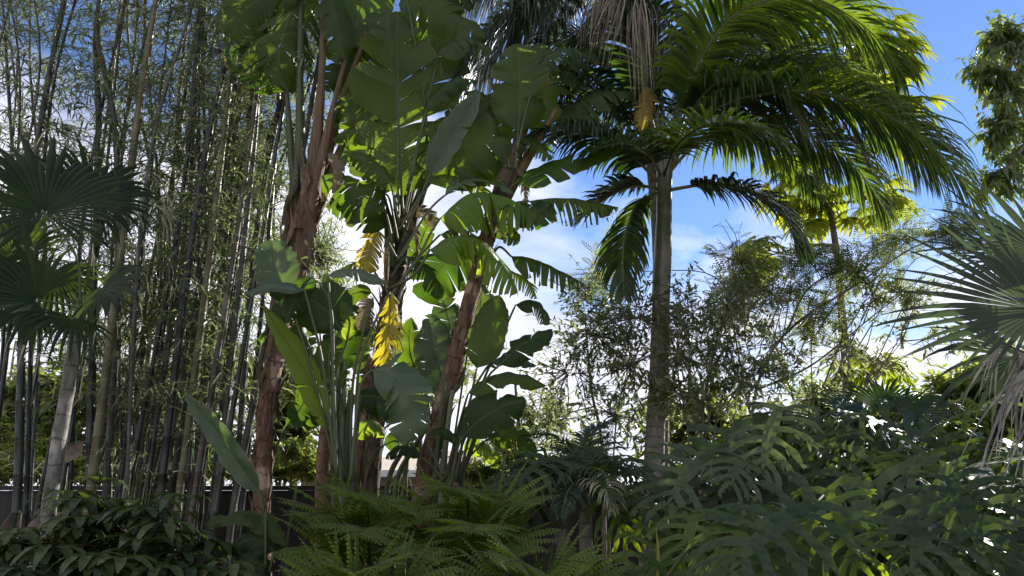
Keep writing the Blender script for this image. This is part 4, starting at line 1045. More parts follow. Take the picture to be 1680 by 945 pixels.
for (hx, hy, tx, ty, RR, nn, sp) in ((1702, 585, -40, 66, 220, 6, 13), (1715, 640, -24, 60, 200, 5, 11), (1640, 560, -16, 44, 130, 5, 14), (1692, 560, -34, 44, 150, 5, 12), (1668, 600, -8, 44, 150, 4, 9)):
    pfan(FR, [(1745, 660), (1720, 600)], (hx, hy, 4.2 + r.uniform(-.1, .3)), (tx, ty, 0), RR, 4.2, 'deadgrey', r, n=nn, spread=FS(sp), join=.3, droop=.45, pleat=1.2, name='dead_leaf', stalk='petiole_brown', lenj=.3)
# a third, smaller fan palm behind the philodendrons
FM = thing('fan_palm', 'dark fan palm leaf cluster standing above the philodendrons at right', 'palm', P(1450, 900, 6.0).xy.to_3d())
stem_tube('trunk', [(1455, 1000), (1455, 860), (1452, 760), (1450, 700)], 6.0, [40, 40, 38, 34], M['greybark'], FM, foot=True, scars=.1, wob=.2)
pfan(FM, [(1450, 710)], (1448, 670, 5.8), (-6, -50, .3), 100, 5.8, 'frond_dark', r, n=36, spread=math.radians(125), join=.5, droop=.5, nrm=(.7, .7))
pfan(FM, [(1450, 710)], (1420, 690, 5.7), (-50, -18, 0), 110, 5.7, 'frond_dark', r, n=34, spread=math.radians(110), join=.45, droop=.6, nrm=(.6, .75))
pfan(FM, [(1450, 710)], (1480, 680, 5.7), (50, -16, 0), 110, 5.7, 'frond_dark', r, n=34, spread=math.radians(110), join=.45, droop=.6, nrm=(.6, .75))

# ------------------------------------------------------------------ little palm at centre right
r = random.Random(81)
SP = thing('dwarf_palm', 'small feather palm with slender trunk among the ferns at centre', 'palm', P(960, 930, 5.6).xy.to_3d())
stem_tube('trunk', [(962, 1000), (961, 900), (960, 840), (956, 796)], 5.6, [22, 22, 22, 18], M['palmbark'], SP, foot=True, scars=.1)
for pts, L, v in (([(955, 796), (915, 760), (865, 748), (800, 768)], 52, .3), ([(955, 796), (930, 775), (890, 775), (850, 805)], 44, .3), ([(955, 796), (965, 770), (990, 775), (1012, 820)], 46, .7),
               ([(955, 796), (985, 760), (1030, 755), (1070, 785)], 46, .4), ([(955, 796), (940, 745), (905, 715), (860, 715)], 46, .3), ([(955, 796), (958, 740), (975, 705), (1005, 690)], 44, .3), ([(955, 796), (945, 790), (930, 810), (920, 850)], 40, .5)):
    pfrond(SP, [(a, b, 5.6 - .25 * i * (1 if v > .35 else -.3)) for i, (a, b) in enumerate(pts)], 5.5, 34, L, 'frond' if v > .6 else 'frond_dark', r, droop=.9, lift=.1, start=.12, var0=v, rr=.007, wpx=3.6)
c = PP([(968, 800, 5.2), (985, 792, 5.0), (1000, 815, 4.9), (1003, 838, 4.9)], 5)
mbl, mbr = MB(), MB(); frond(mbl, mbr, c, r, n=20, L=.2, w=.014, droop=1.2, start=.1, rr=.005); f = mbl.build('frond', M['straw'], SP, origin=c[0]); f['label'] = 'pale yellowish drooping frond'; mbr.build('frond_stalk', M['rachis'], f, origin=c[0])

# ------------------------------------------------------------------ ferns
def fern(label, crown, Y, fronds, rng, L=.2):
    c0 = P(crown[0], crown[1], Y)
    t = thing('fern', label, 'fern', c0.xy.to_3d())
    b = c0.copy(); b.z = -.05
    mb = MB(); tube(mb, curve([b, c0.lerp(b, .5) + V3((.03, 0, 0)), c0], 16), [.06 - .02 * i / 16 for i in range(17)], 10, wob=.3); mb.build('trunk', M['darkbark'], t, origin=b)
    for pts in fronds:
        c = PP([(p[0], p[1], p[2]) for p in pts], Y)
        mbf, mbr = MB(), MB()
        fernfrond(mbf, mbr, [c0] + c, rng, n=14, L=L, pl=.20 * L + .006, ps=.019, var0=rng.uniform(.3, .8), up=(UP * .45 + (CAM - c0).normalized() * .9).normalized())
        f = mbf.build('frond', M['fern'], t, origin=c0); mbr.build('frond_stalk', M['petiole'], f, origin=c0)
    return t
r = random.Random(91)
fern('feathery tree fern, left of the two in front of the red trunks', (610, 950), 5.2,
     [[(580, 888, 5.0), (545, 843, 4.7), (500, 848, 4.3)], [(605, 868, 5.1), (600, 818, 4.8), (570, 808, 4.3)], [(635, 878, 5.0), (660, 838, 4.7), (700, 848, 4.3)],
      [(575, 928, 4.8), (530, 898, 4.4), (495, 918, 4.0)], [(630, 918, 4.8), (670, 898, 4.4), (700, 918, 4.0)], [(605, 908, 4.8), (600, 868, 4.4), (585, 878, 3.9)], [(615, 888, 5.4), (625, 838, 5.6), (650, 818, 5.9)]], r, .36)
fern('feathery tree fern, right of the two, spreading over the dark gap beside the small palm', (770, 950), 5.2,
     [[(745, 888, 5.0), (715, 838, 4.7), (670, 838, 4.3)], [(768, 868, 5.1), (765, 813, 4.8), (740, 798, 4.3)], [(795, 878, 5.0), (825, 828, 4.7), (870, 828, 4.3)],
      [(740, 928, 4.8), (705, 898, 4.4), (665, 908, 4.0)], [(795, 918, 4.8), (835, 888, 4.4), (870, 903, 4.0)], [(770, 908, 4.8), (780, 863, 4.4), (775, 868, 3.9)], [(775, 888, 5.4), (800, 828, 5.6), (830, 808, 5.9)]], r, .36)
fern('low fern with flat fronds along the bottom edge, right of centre', (880, 1030), 4.4,
     [[(850, 978, 4.2), (805, 943, 3.9), (745, 958, 3.6)], [(870, 968, 4.2), (860, 923, 3.9), (820, 923, 3.6)], [(890, 968, 4.2), (920, 923, 3.9), (970, 923, 3.6)], [(900, 988, 4.2), (950, 948, 3.9), (1010, 963, 3.6)]], r, .26)
fern('low fern with flat fronds along the bottom edge, below the red trunks', (600, 1040), 4.2,
     [[(570, 993, 4.0), (540, 948, 3.8), (480, 948, 3.5)], [(600, 978, 4.0), (610, 933, 3.8), (640, 923, 3.5)], [(625, 988, 4.0), (670, 948, 3.8), (730, 953, 3.5)], [(590, 983, 3.9), (570, 943, 3.7), (555, 928, 3.5)]], r, .26)

# ------------------------------------------------------------------ tree philodendrons
def philodendron(label, crown, Y, leaves, rng, Lpx=150, mat='philo'):
    c0 = P(crown[0], crown[1], Y)
    b = c0.copy(); b.z = -.05; b.x += .1
    t = thing('tree_philodendron', label, 'plant', c0.xy.to_3d())
    mb = MB(); tube(mb, curve([b, b.lerp(c0, .6) + V3((.08, .03, 0)), c0], 18), [.075 - .02 * i / 18 for i in range(19)], 10, wob=.3); mb.build('trunk', M['greybark'], t, origin=b)
    for (x, y, dY, ax, ay, sc) in leaves:
        h = P(x, y, Y + dY)
        s = mpp(h)
        axis = V3((ax, -.45 + rng.uniform(-.45, .3), -ay + rng.gauss(-.10, .2))).normalized()
        mb = MB(); lobed(mb, h, axis, (UP * .85 + (CAM - h).normalized() * .55 + V3((rng.gauss(0, .25), rng.gauss(0, .15), 0))).normalized(), Lpx * sc * s, rng, rng.uniform(.15, .85), droop=rng.uniform(.3, .6))
        old = rng.random() < .07
        f = mb.build('leaf', M['paddle_lime' if old else mat], t, origin=h)
        if old: f['label'] = 'yellowing lime leaf'
        pth = curve([c0, c0.lerp(h, .55) + UP * (.10 + .1 * (h - c0).length), h], 14)
        mb = MB(); tube(mb, pth, [.013 - .004 * i / 14 for i in range(15)], 7); mb.build('leaf_stalk', M['petiole'], f, origin=c0)
    return t
def ring(rng, pts):
    out = []
    for (x, y, dY, sc) in pts:
        out.append((x, y, dY, None, None, sc))
    return out
def plan(rng, crown, n, rx, ry, up=1.0, sc=(.8, 1.15), dYr=(-1.0, .6)):
    """leaves round a crown, each pointing outwards and down"""
    out = []
    for k in range(n):
        a = math.pi * (-.08 + 1.16 * (k + rng.uniform(.2, .8)) / n)
        q = rng.uniform(.35, 1) ** .7
        x = crown[0] + math.cos(a) * rx * q; y = crown[1] - math.sin(a) * ry * q * up
        out.append((x, y, rng.uniform(*dYr), math.cos(a) * .9 + rng.gauss(0, .25), -.15 * math.sin(a) + .35 + rng.gauss(0, .12), rng.uniform(*sc)))
    return out
r = random.Random(101)
SCL = (.65, 1.25)
philodendron('tree philodendron with deeply cut drooping leaves, in front of the palm trunk base', (1205, 960), 4.6, plan(r, (1215, 925), 14, 130, 110, sc=SCL), r, 165, 'philo_green')
philodendron('large tree philodendron with deeply cut blue-green leaves at lower right', (1430, 960), 4.4, plan(r, (1430, 925), 17, 190, 165, sc=SCL), r, 185)
philodendron('tree philodendron with deeply cut leaves filling the bottom right corner', (1640, 960), 4.2, plan(r, (1640, 900), 13, 170, 140, sc=SCL), r, 185, 'philo_dark')
philodendron('tree philodendron at the back right, its leaves level with the palm trunk', (1310, 900), 5.6, [(1300, 770, -.5, -.3, .6, 1.1), (1345, 775, -.4, .3, .6, 1.1), (1260, 790, -.5, -.5, .5, 1.0), (1320, 740, -.2, .05, .5, 1.0), (1390, 785, -.5, .5, .5, 1.0)] + plan(r, (1320, 775), 20, 190, 115, sc=SCL, dYr=(-.7, .4)), r, 140)
philodendron('tree philodendron below the right fan palm', (1560, 840), 5.4, plan(r, (1550, 790), 14, 140, 80, sc=SCL, dYr=(-.6, .4)), r, 140, 'philo_green')
philodendron('small dark tree philodendron left of the palm trunk above the ferns', (920, 870), 5.7, plan(r, (925, 800), 13, 80, 95, sc=(.6, 1.1), dYr=(-.3, .3)), r, 110, 'philo_dark')

# single yellow-green sword leaf in front of the palm
c = PP([(1082, 1010, 4.4), (1081, 940, 4.4), (1079, 890, 4.4), (1076, 862, 4.4)], 4.4)
t = thing('sword_plant', 'single upright yellow-green sword leaf before the palm trunk', 'plant', c[0].xy.to_3d())
mb = MB(); blade(mb, curve([c[0].xy.to_3d()] + c, 16), lambda q: .024 * (1 - q ** 4), camn(c[1]), .5, .6); mb.build('leaf', M['spike'], t, origin=c[0])
mb = MB(); q2 = PP([(1090, 1010, 4.45), (1100, 960, 4.45), (1108, 930, 4.45)], 4.45); blade(mb, curve([c[0].xy.to_3d()] + q2, 14), lambda q: .018 * (1 - q ** 4), camn(c[1]), .5, .3); mb.build('leaf', M['frond'], t, origin=c[0])

# ------------------------------------------------------------------ bamboo clump
ORD = 'first second third fourth fifth sixth seventh eighth ninth tenth eleventh twelfth thirteenth fourteenth fifteenth sixteenth seventeenth eighteenth nineteenth twentieth'.split()
ORD += ['twenty-' + o for o in ORD[:9]] + ['thirtieth'] + ['thirty-' + o for o in ORD[:9]]

def culm(pts, wpx, mat, Y, rng, dens=1.0, zlow=2.6, group=None, seglen=.31, top=None):
    c = PP(pts, Y)
    base = c[0] + (c[0] - c[1]).normalized() * ((c[0].z + .05) / max(.2, (c[1] - c[0]).normalized().z))
    ctl = [base] + c
    t = thing('bamboo', 'x', 'bamboo', base.xy.to_3d(), group)
    L = sum((b - a).length for a, b in zip(ctl, ctl[1:])); n = max(10, int(L / seglen))
    nodes = curve(ctl, n); r0 = wpx * .5 * mpp(c[0])
    path, rad, = [], []
    T = tangents(nodes)
    for i, p in enumerate(nodes):
        q = i / n; rr = r0 * (1 - .62 * q ** 1.8)
        if i: path.append(p - T[i] * .012); rad.append(rr * .97)
        path.append(p); rad.append(rr * 1.13)
        path.append(p + T[i] * .012); rad.append(rr)
    mb = MB(); tube(mb, path, rad, 10 if wpx > 10 else 7)
    mb.build('culm', M[mat], t, origin=base)
    mt, ml = MB(), MB()
    for i, p in enumerate(nodes):
        if p.z < zlow or i == 0: continue
        if rng.random() > min(1, .45 + (p.z - zlow) * .45): continue
        q = i / n; rr = r0 * (1 - .62 * q ** 1.8)
        for _ in range(max(1, round(rng.uniform(1.2, 3.9) * dens))):
            a = rng.random() * 6.28
            d = V3((math.cos(a), math.sin(a), rng.uniform(.25, 1.0))).normalized()
            LL = rng.uniform(.3, .95); pth = [p.copy()]; e = d.copy(); k = 7
            for j in range(k):
                pth.append(pth[-1] + e * (LL / k)); e = (e - UP * rng.uniform(.05, .22) + V3((rng.gauss(0, .1), rng.gauss(0, .1), 0))).normalized()
            tube(mt, pth, [.0045 * (1 - .8 * j / k) for j in range(k + 1)], 4, cap=False)
            v0 = rng.gauss(.45, .2)
            for j in range(2, k + 1):
                for _2 in range(rng.choice((2, 2, 3, 3))):
                    dd = (pth[j] - pth[j - 1]).normalized() * .6 + V3((rng.gauss(0, .6), rng.gauss(0, .6), rng.gauss(-.25, .35)))
                    leaflet(ml, pth[j], dd, V3((rng.gauss(0, .5), rng.gauss(0, .5), 1)), rng.uniform(.08, .18), rng.uniform(.011, .020), rng.uniform(0, .5), .15, min(1, max(0, v0 + rng.gauss(0, .2))))
    if mt.f:
        mt.build('twigs', M['twig_pale'], t, origin=base)
        o = ml.build('foliage', M['bamboo_leaf'], t, origin=base)
    return t

r = random.Random(111)
front = [  # x at y=800, x at y=430, x at y=0, width, colour, Y
 (33, 46, 92, 17, 'culm_green', 7.0), (112, 128, 178, 15, 'culm_dark', 7.4), (142, 170, 214, 21, 'culm_green', 7.3), (160, 192, 236, 26, 'culm_yellow', 7.0), (181, 216, 262, 24, 'culm_grey', 7.2),
 (202, 250, 306, 17, 'culm_grey', 6.9), (223, 272, 338, 16, 'culm_dark', 7.2), (240, 288, 352, 14, 'culm_green', 7.6), (256, 302, 352, 18, 'culm_dark', 7.0), (272, 318, 372, 15, 'culm_brown', 7.3),
 (284, 334, 392, 15, 'culm_green', 7.5), (297, 345, 408, 17, 'culm_yellow', 7.0), (310, 352, 396, 13, 'culm_grey', 7.4), (322, 368, 424, 18, 'culm_brown', 6.8), (333, 380, 432, 15, 'culm_dark', 7.1),
 (345, 392, 446, 16, 'culm_grey', 6.9), (356, 402, 452, 14, 'culm_green', 7.3), (366, 412, 470, 17, 'culm_green', 6.8), (378, 424, 482, 15, 'culm_dark', 7.1), (388, 436, 500, 20, 'culm_grey', 6.9), (402, 452, 516, 15, 'culm_dark', 7.2)]
names = {'culm_green': 'green', 'culm_grey': 'grey', 'culm_dark': 'blackish', 'culm_brown': 'brown', 'culm_yellow': 'yellowish'}
made = []
for (a, b, c_, wp, mt_, Y) in front:
    j = r.gauss(0, 24); a += r.gauss(0, 6); wp *= r.uniform(.55, .9); kx = r.gauss(0, 9)
    o = culm([(a - .14 * 100, 900), (a, 800), (b + j * .5 + kx, 430), ((b + c_) / 2 + j + kx, 200), (c_ + j * 1.7, 0), (c_ + j + r.uniform(30, 70), -260), (c_ + r.uniform(60, 150), -420)], wp, mt_, Y, r, 1.0, zlow=r.uniform(1.8, 2.8), group='thick bamboo culms at the front of the clump')
    made.append((a, wp, mt_, o))
made.sort(key=lambda q: q[0])
for k, (a, wp, mt_, o) in enumerate(made):
    th = 'stout' if wp >= 13 else 'medium-thick' if wp >= 10.5 else 'slim'
    o['label'] = f'{th} {names[mt_]} bamboo culm, {ORD[k]} from the left of the thick front culms'
for k in range(32):
    a = r.choice([r.uniform(10, 425), r.gauss(330, 45), r.gauss(200, 30)]) if k < 34 else r.uniform(-60, 120)
    ln = r.gauss(.14, .08); Y = r.uniform(7.2, 8.2)
    mt_ = r.choice(['culm_dark', 'culm_dark', 'culm_brown', 'culm_green', 'culm_yellow'])
    o = culm([(a - 8, 880), (a, 800), (a + ln * 370 + r.gauss(0, 9), 430), (a + ln * 800 + r.gauss(0, 26), 0), (a + ln * 1100 + r.gauss(0, 30), -240), (a + ln * 1500, -380)], r.uniform(5, 10), mt_, Y, r, 1.15, zlow=r.uniform(1.5, 2.6), group='slender bamboo canes behind the thick culms')
    o['label'] = 'slender bamboo cane standing among and behind the thick culms of the clump'
for k in range(7):
    a = r.uniform(-70, 110); Y = r.uniform(6.6, 7.6)
    o = culm([(a - 6, 880), (a, 800), (a + r.gauss(25, 14), 430), (a + r.gauss(55, 25), 100), (a + r.gauss(70, 40), -160)], r.uniform(6, 10), r.choice(['culm_dark', 'culm_green']), Y, r, 1.5, zlow=2.8, group='slender bamboo canes behind the thick culms')
    o['label'] = 'slender bamboo cane standing among and behind the thick culms of the clump'
# a pale peeling sheath on the culm at left
c = P(118, 735, 6.95)
t = thing('culm_sheath', 'loose tan sheath flaring off a bamboo culm at left above the fence', 'sheath', P(112, 752, 6.95))
mb = MB(); blade(mb, PP([(104, 748, 6.9), (116, 748, 6.88), (128, 738, 6.86), (139, 722, 6.84)], 6.9), lambda q: .06 * (.5 + math.sin(q * 3)) * (1 - q ** 3), camn(c), .4, .6)
mb.build('husk', M['culm_sheath'], t, origin=c)


# ------------------------------------------------------------------ leafy bushes and trees
def grow(mains, attract, leaf, rng, trunk_r, wmat, lmat, name, label, cat, group=None, tw=.006, kind=None):
    """mains: limbs as lists of world points (first one starts at the ground); attract: (centre, radii, count) clouds of spray ends;
    each spray grows from the nearest limb point and carries leaves"""
    base = mains[0][0]
    t = thing(name, label, cat, base.xy.to_3d(), group, kind)
    mw, ml = MB(), MB(); nodes = []
    for k, m in enumerate(mains):
        pth = curve(m, 24); r0 = trunk_r * (1 if k == 0 else .5)
        tube(mw, pth, [r0 * (1 - .75 * i / 24) for i in range(25)], 10, wob=.15)
        nodes += pth[6:]
    for (c, rd, cnt) in attract:
        # a side limb into the cloud
        near = min(nodes, key=lambda q: (q - c).length)
        limb = curve([near, near.lerp(c, .5) + V3((rng.gauss(0, .12), rng.gauss(0, .12), .06)) * (c - near).length, c], 12)
        tube(mw, limb, [trunk_r * .28 * (1 - .7 * i / 12) for i in range(13)], 6)
        loc = limb[5:] + [c]
        for _ in range(cnt):
            while True:
                u = V3((rng.uniform(-1, 1), rng.uniform(-1, 1), rng.uniform(-1, 1)))
                if u.length < 1: break
            u = u * (.55 + .45 * rng.random())
            e = c + V3((u.x * rd[0], u.y * rd[1], u.z * rd[2]))
            s = min(rng.sample(loc, min(4, len(loc))), key=lambda q: (q - e).length)
            midp = s.lerp(e, .5) + V3((rng.gauss(0, .1), rng.gauss(0, .1), rng.gauss(.04, .08))) * (e - s).length
            tp = curve([s, midp, e], 7)
            tube(mw, tp, [tw * (1 - .75 * i / 7) for i in range(8)], 4, cap=False)
            leaf(ml, tp, rng)
    mw.build('trunk', wmat, t, origin=base)
    if ml.f:
        ml.build('crown', lmat, t, origin=base)
    return t

def simple(Lmin, Lmax, wr, per=3, start=3, droop=.3, updir=.3):
    def f(ml, tp, rng):
        v0 = rng.gauss(.5, .22)
        for i in range(start, len(tp)):
            for _ in range(per):
                a = (tp[i] - tp[i - 1]).normalized()
                d = a * .5 + V3((rng.gauss(0, .6), rng.gauss(0, .6), rng.gauss(updir - .3, .4)))
                L = rng.uniform(Lmin, Lmax)
                leaflet(ml, tp[i].lerp(tp[i - 1], rng.random()), d, V3((rng.gauss(0, .45), rng.gauss(0, .45), 1)), L, L * wr * rng.uniform(.8, 1.2), droop * rng.random(), .15, min(1, max(0, v0 + rng.gauss(0, .18))))
    return f

def pinnate(L, n, lw):
    def f(ml, tp, rng):
        for i in range(3, len(tp)):
            a = (tp[i] - tp[i - 1]).normalized()
            d = (a * .4 + V3((rng.gauss(0, .7), rng.gauss(0, .7), rng.gauss(-.1, .4)))).normalized()
            p = tp[i].copy(); LL = L * rng.uniform(.7, 1.2); s = d.cross(V3((rng.gauss(0, .4), rng.gauss(0, .4), 1))).normalized(); nn = s.cross(d); v = min(1, max(0, rng.gauss(.5, .25)))
            for k in range(n):
                p = p + d * (LL / n); d = (d - UP * .035).normalized()
                for sg in (1, -1):
                    leaflet(ml, p, s * sg + d * .35, nn, LL * lw * math.sin(math.pi * (.2 + .7 * k / n)), LL * lw * .36, .1, .1, v)
    return f

def palmate(L, n, w, droop, spread=2.6):
    """big hand-shaped leaves: fingers round the end of a stalk"""
    def f(ml, tp, rng):
        for i in (4, 6, 7):
            d = (tp[i] - tp[i - 1]).normalized() * .6 + V3((rng.gauss(0, .6), rng.gauss(0, .6), rng.gauss(.1, .3))); d.normalize()
            h = tp[i] + d * L * .5
            tube(ml, [tp[i], tp[i].lerp(h, .5) + UP * .02, h], [.006, .005, .004], 4, cap=False)
            ax = (V3((d.x, d.y, -.35 + rng.gauss(0, .2)))).normalized(); s = ax.cross(UP).normalized(); v = min(1, max(0, rng.gauss(.5, .25))); nn = s.cross(ax)
            if nn.z < 0: nn = -nn
            for k in range(n):
                ph = -spread / 2 * 1.0 + spread * k / (n - 1)
                e = (ax * math.cos(ph) + s * math.sin(ph)).normalized(); q = [h.copy()]; l2 = L * (1 - .3 * abs(ph) / spread * 2) * rng.uniform(.85, 1.1)
                for j in range(5):
                    q.append(q[-1] + e * (l2 / 5)); e = (e - UP * droop * rng.uniform(.12, .3)).normalized()
                blade(ml, q, lambda t: w * L * (.25 + 1.25 * t) * (1 - t ** 2.6), nn, .2, v)
    return f

r = random.Random(121)
def gp(x, y, Y): return P(x, y, Y)
def grd(x, Y):
    q = P(x, 930, Y); return V3((q.x, q.y, -.05))
def cl(x, y, Y, rx, ry, n, rY=.5):
    q = P(x, y, Y); s = mpp(q); return (q, (rx * s, rY, ry * s), n)

# thicket around the palm trunk
grow([[grd(985, 7.6), gp(990, 760, 7.6), gp(970, 640, 7.5), gp(960, 520, 7.4)], [grd(985, 7.6), gp(1010, 700, 7.4), gp(1040, 600, 7.2), gp(1060, 520, 7.1)]],
     [cl(930, 612, 7.4, 137, 185, 44), cl(980, 552, 7.3, 161, 143, 70), cl(960, 492, 7.6, 114, 91, 39), cl(1030, 602, 7.1, 137, 143, 70), cl(1040, 522, 6.9, 161, 101, 65), cl(900, 692, 7.6, 91, 124, 26), cl(1010, 682, 7.2, 137, 101, 44)],
     simple(.045, .10, .30, 3), r, .030, M['twig'], M['bush'], 'garden_shrub', 'twiggy small-leaved shrub left of the palm trunk, pale sky showing through it', 'shrub', tw=.0038)
grow([[grd(1150, 7.3), gp(1150, 780, 7.2), gp(1155, 660, 7.1), gp(1180, 540, 7.0)], [grd(1150, 7.3), gp(1170, 720, 7.1), gp(1230, 620, 7.0), gp(1280, 560, 6.9)], [grd(1150, 7.3), gp(1130, 720, 7.0), gp(1115, 640, 6.8), gp(1110, 560, 6.7)]],
     [cl(1115, 582, 6.7, 114, 143, 57, .3), cl(1130, 512, 6.9, 137, 101, 52), cl(1190, 572, 7.0, 137, 165, 65), cl(1210, 492, 7.2, 137, 101, 44), cl(1240, 612, 7.0, 137, 101, 44), cl(1090, 652, 6.7, 101, 81, 39, .3), cl(1150, 662, 7, 137, 81, 44)],
     simple(.045, .10, .30, 3), r, .034, M['twig'], M['bush'], 'garden_shrub', 'twiggy small-leaved shrub right of the palm trunk, tangled bare branches inside', 'shrub', tw=.0038)
grow([[grd(1340, 7.6), gp(1335, 760, 7.6), gp(1350, 640, 7.6), gp(1390, 540, 7.5)], [grd(1340, 7.6), gp(1320, 720, 7.6), gp(1280, 620, 7.7), gp(1250, 540, 7.8)], [gp(1335, 760, 7.6), gp(1400, 660, 7.4), gp(1480, 560, 7.3)]],
     [cl(1500, 480, 7.4, 70, 60, 22), cl(1430, 470, 7.5, 70, 60, 22), cl(1560, 560, 7.2, 60, 60, 18), cl(1300, 592, 7.6, 97, 85, 24), cl(1370, 572, 7.6, 97, 85, 22), cl(1250, 552, 7.8, 85, 73, 20), cl(1430, 592, 7.4, 85, 73, 15), cl(1330, 652, 7.5, 97, 61, 20), cl(1480, 542, 7.3, 73, 61, 9), cl(1400, 512, 7.6, 85, 61, 10), cl(1250, 652, 7.5, 73, 73, 15)],
     simple(.045, .10, .30, 3), r, .026, M['twig'], M['bush'], 'garden_shrub', 'airy tangled shrub with tiny pale leaves between the palm trunk and the right fan palm', 'shrub', tw=.0038)
# feathery-leaved tree
ft = grow([[grd(1240, 7.9), gp(1235, 760, 7.9), gp(1240, 640, 7.9), gp(1290, 545, 7.8), gp(1400, 470, 7.7), gp(1500, 405, 7.6), gp(1570, 380, 7.5)], [gp(1235, 700, 7.9), gp(1215, 600, 7.9), gp(1200, 500, 8), gp(1210, 400, 8), gp(1190, 360, 8)], [gp(1240, 640, 7.9), gp(1330, 600, 7.6), gp(1430, 520, 7.4), gp(1520, 450, 7.2)], [gp(1290, 545, 7.8), gp(1330, 470, 8), gp(1420, 420, 8.1), gp(1470, 350, 8.1)]],
     [cl(1215, 430, 8, 94, 78, 43), cl(1265, 480, 8, 94, 78, 36), cl(1330, 430, 8, 88, 60, 43), cl(1400, 440, 7.8, 75, 72, 40), cl(1470, 390, 7.8, 75, 48, 36), cl(1560, 380, 7.6, 75, 41, 40), cl(1470, 480, 7.5, 62, 48, 19), cl(1190, 500, 8, 50, 60, 36), cl(1330, 520, 7.7, 75, 60, 36), cl(980, 450, 8.2, 37, 60, 24)],
     pinnate(.20, 9, .22), r, .024, M['twig'], M['feather'], 'feathery_tree', 'slender tree with tiny feathery leaflets and bare twigs against the white cloud', 'tree', tw=.005)
mb = MB()
for k in range(34):
    x0, y0 = r.uniform(1120, 1420), r.uniform(520, 690); Y0 = r.uniform(7.0, 7.9); dx = r.uniform(-60, 220); dy = r.uniform(90, 230)
    tube(mb, curve([P(x0, y0, Y0), P(x0 + dx * .35 + r.uniform(-15, 15), y0 - dy * .6, Y0), P(x0 + dx * .7, y0 - dy * .95, Y0 + .1), P(x0 + dx, y0 - dy * r.uniform(.8, 1.1), Y0 + r.uniform(-.2, .3))], 12), [.0075 - .0055 * i / 12 for i in range(13)], 5)
mb.build('bare_twigs', M['twig'], ft, origin=P(1240, 600, 7.5))
# large-lobed tree behind the palm
grow([[grd(1400, 9.6), gp(1395, 700, 9.6), gp(1382, 520, 9.6), gp(1368, 380, 9.6), gp(1345, 270, 9.6), gp(1340, 170, 9.6)], [gp(1345, 280, 9.6), gp(1390, 200, 9.6), gp(1440, 120, 9.6)]],
     [cl(1425, 325, 9.5, 65, 45, 13), cl(1445, 105, 9.6, 50, 75, 18), cl(1480, 200, 9.5, 60, 50, 12), cl(1300, 290, 9.6, 60, 50, 12), cl(1380, 110, 9.8, 70, 80, 10), cl(1350, 320, 9.7, 60, 60, 10), cl(1260, 420, 9.8, 50, 50, 8), cl(1440, 600, 9.5, 50, 30, 8)],
     palmate(.36, 7, .105, .9), r, .085, M['greybark'], M['lobes'], 'lobed_leaf_tree', 'thin grey-trunked tree with big sunlit yellow-green lobed leaves behind the palm', 'tree', tw=.012)
# tree at the right edge
grow([[grd(1800, 9.5), gp(1790, 700, 9.5), gp(1770, 450, 9.5), gp(1740, 250, 9.5), gp(1730, 60, 9.5)], [gp(1740, 250, 9.5), gp(1690, 200, 9.4), gp(1650, 120, 9.3)]],
     [cl(1640, 60, 9.3, 54, 60, 37), cl(1620, 120, 9.2, 48, 60, 32), cl(1665, 70, 9.3, 60, 83, 46), cl(1650, 150, 9.2, 67, 75, 48), cl(1635, 215, 9.2, 60, 66, 46), cl(1640, 290, 9.3, 62, 66, 43), cl(1690, 230, 9.6, 74, 113, 55), cl(1700, 100, 9.8, 74, 113, 55), cl(1720, 320, 9.6, 74, 113, 55)],
     simple(.08, .16, .42, 2, 3, .8, -.2), r, .12, M['greybark'], M['tree'], 'broadleaf_tree', 'leafy tree with drooping glossy leaves at the top right edge of the sky', 'tree', tw=.008)
# bright low shrub at bottom right
grow([[grd(1560, 6.6), gp(1560, 920, 6.6), gp(1565, 870, 6.6)]], [cl(1540, 900, 6.5, 60, 40, 26), cl(1620, 890, 6.5, 60, 40, 26), cl(1480, 910, 6.6, 40, 40, 16)], simple(.06, .12, .6, 4), r, .02, M['twig'], M['lowbush'], 'low_shrub', 'low bright yellow-green shrub glimpsed beneath the philodendrons at bottom right', 'shrub')

# trees and hedge beyond the fence
def backtree(x, Y, top, clouds, label, rng, leaf=None, group='trees beyond the fence', name='garden_tree', mat='back', tr=.07, cat='tree'):
    b = grd(x, Y); tp = P(x + rng.uniform(-20, 20), top, Y)
    return grow([[b, b.lerp(tp, .5) + V3((rng.gauss(0, .1), 0, 0)), tp]], clouds, leaf or simple(.08, .16, .5, 4), rng, tr, M['greybark'], M[mat], name, label, cat, group, tw=.008)
r = random.Random(131)
backtree(60, 11.5, 600, [cl(20, 660, 11.5, 128, 88, 187, .8), cl(110, 650, 11.4, 114, 88, 187, .8), cl(60, 740, 11.2, 157, 75, 216, .8), cl(-60, 700, 11.5, 114, 101, 115, .8)], 'sunlit yellow-green tree beyond the fence behind the bamboo at far left', r)
backtree(230, 12.2, 600, [cl(200, 690, 12, 128, 101, 216, .8), cl(290, 640, 12, 114, 101, 172, .8), cl(250, 750, 11.6, 172, 62, 187, .8), cl(330, 720, 11.8, 114, 75, 144, .8)], 'sunlit yellow-green tree beyond the fence behind the middle of the bamboo', r)
backtree(490, 12, 560, [cl(470, 700, 12, 100, 101, 172, .8), cl(520, 640, 12.2, 86, 101, 158, .8), cl(430, 620, 12.4, 100, 88, 129, .8), cl(500, 760, 11.5, 114, 37, 100, .6)], 'yellow-green tree beyond the fence seen between the two red trunks', r)
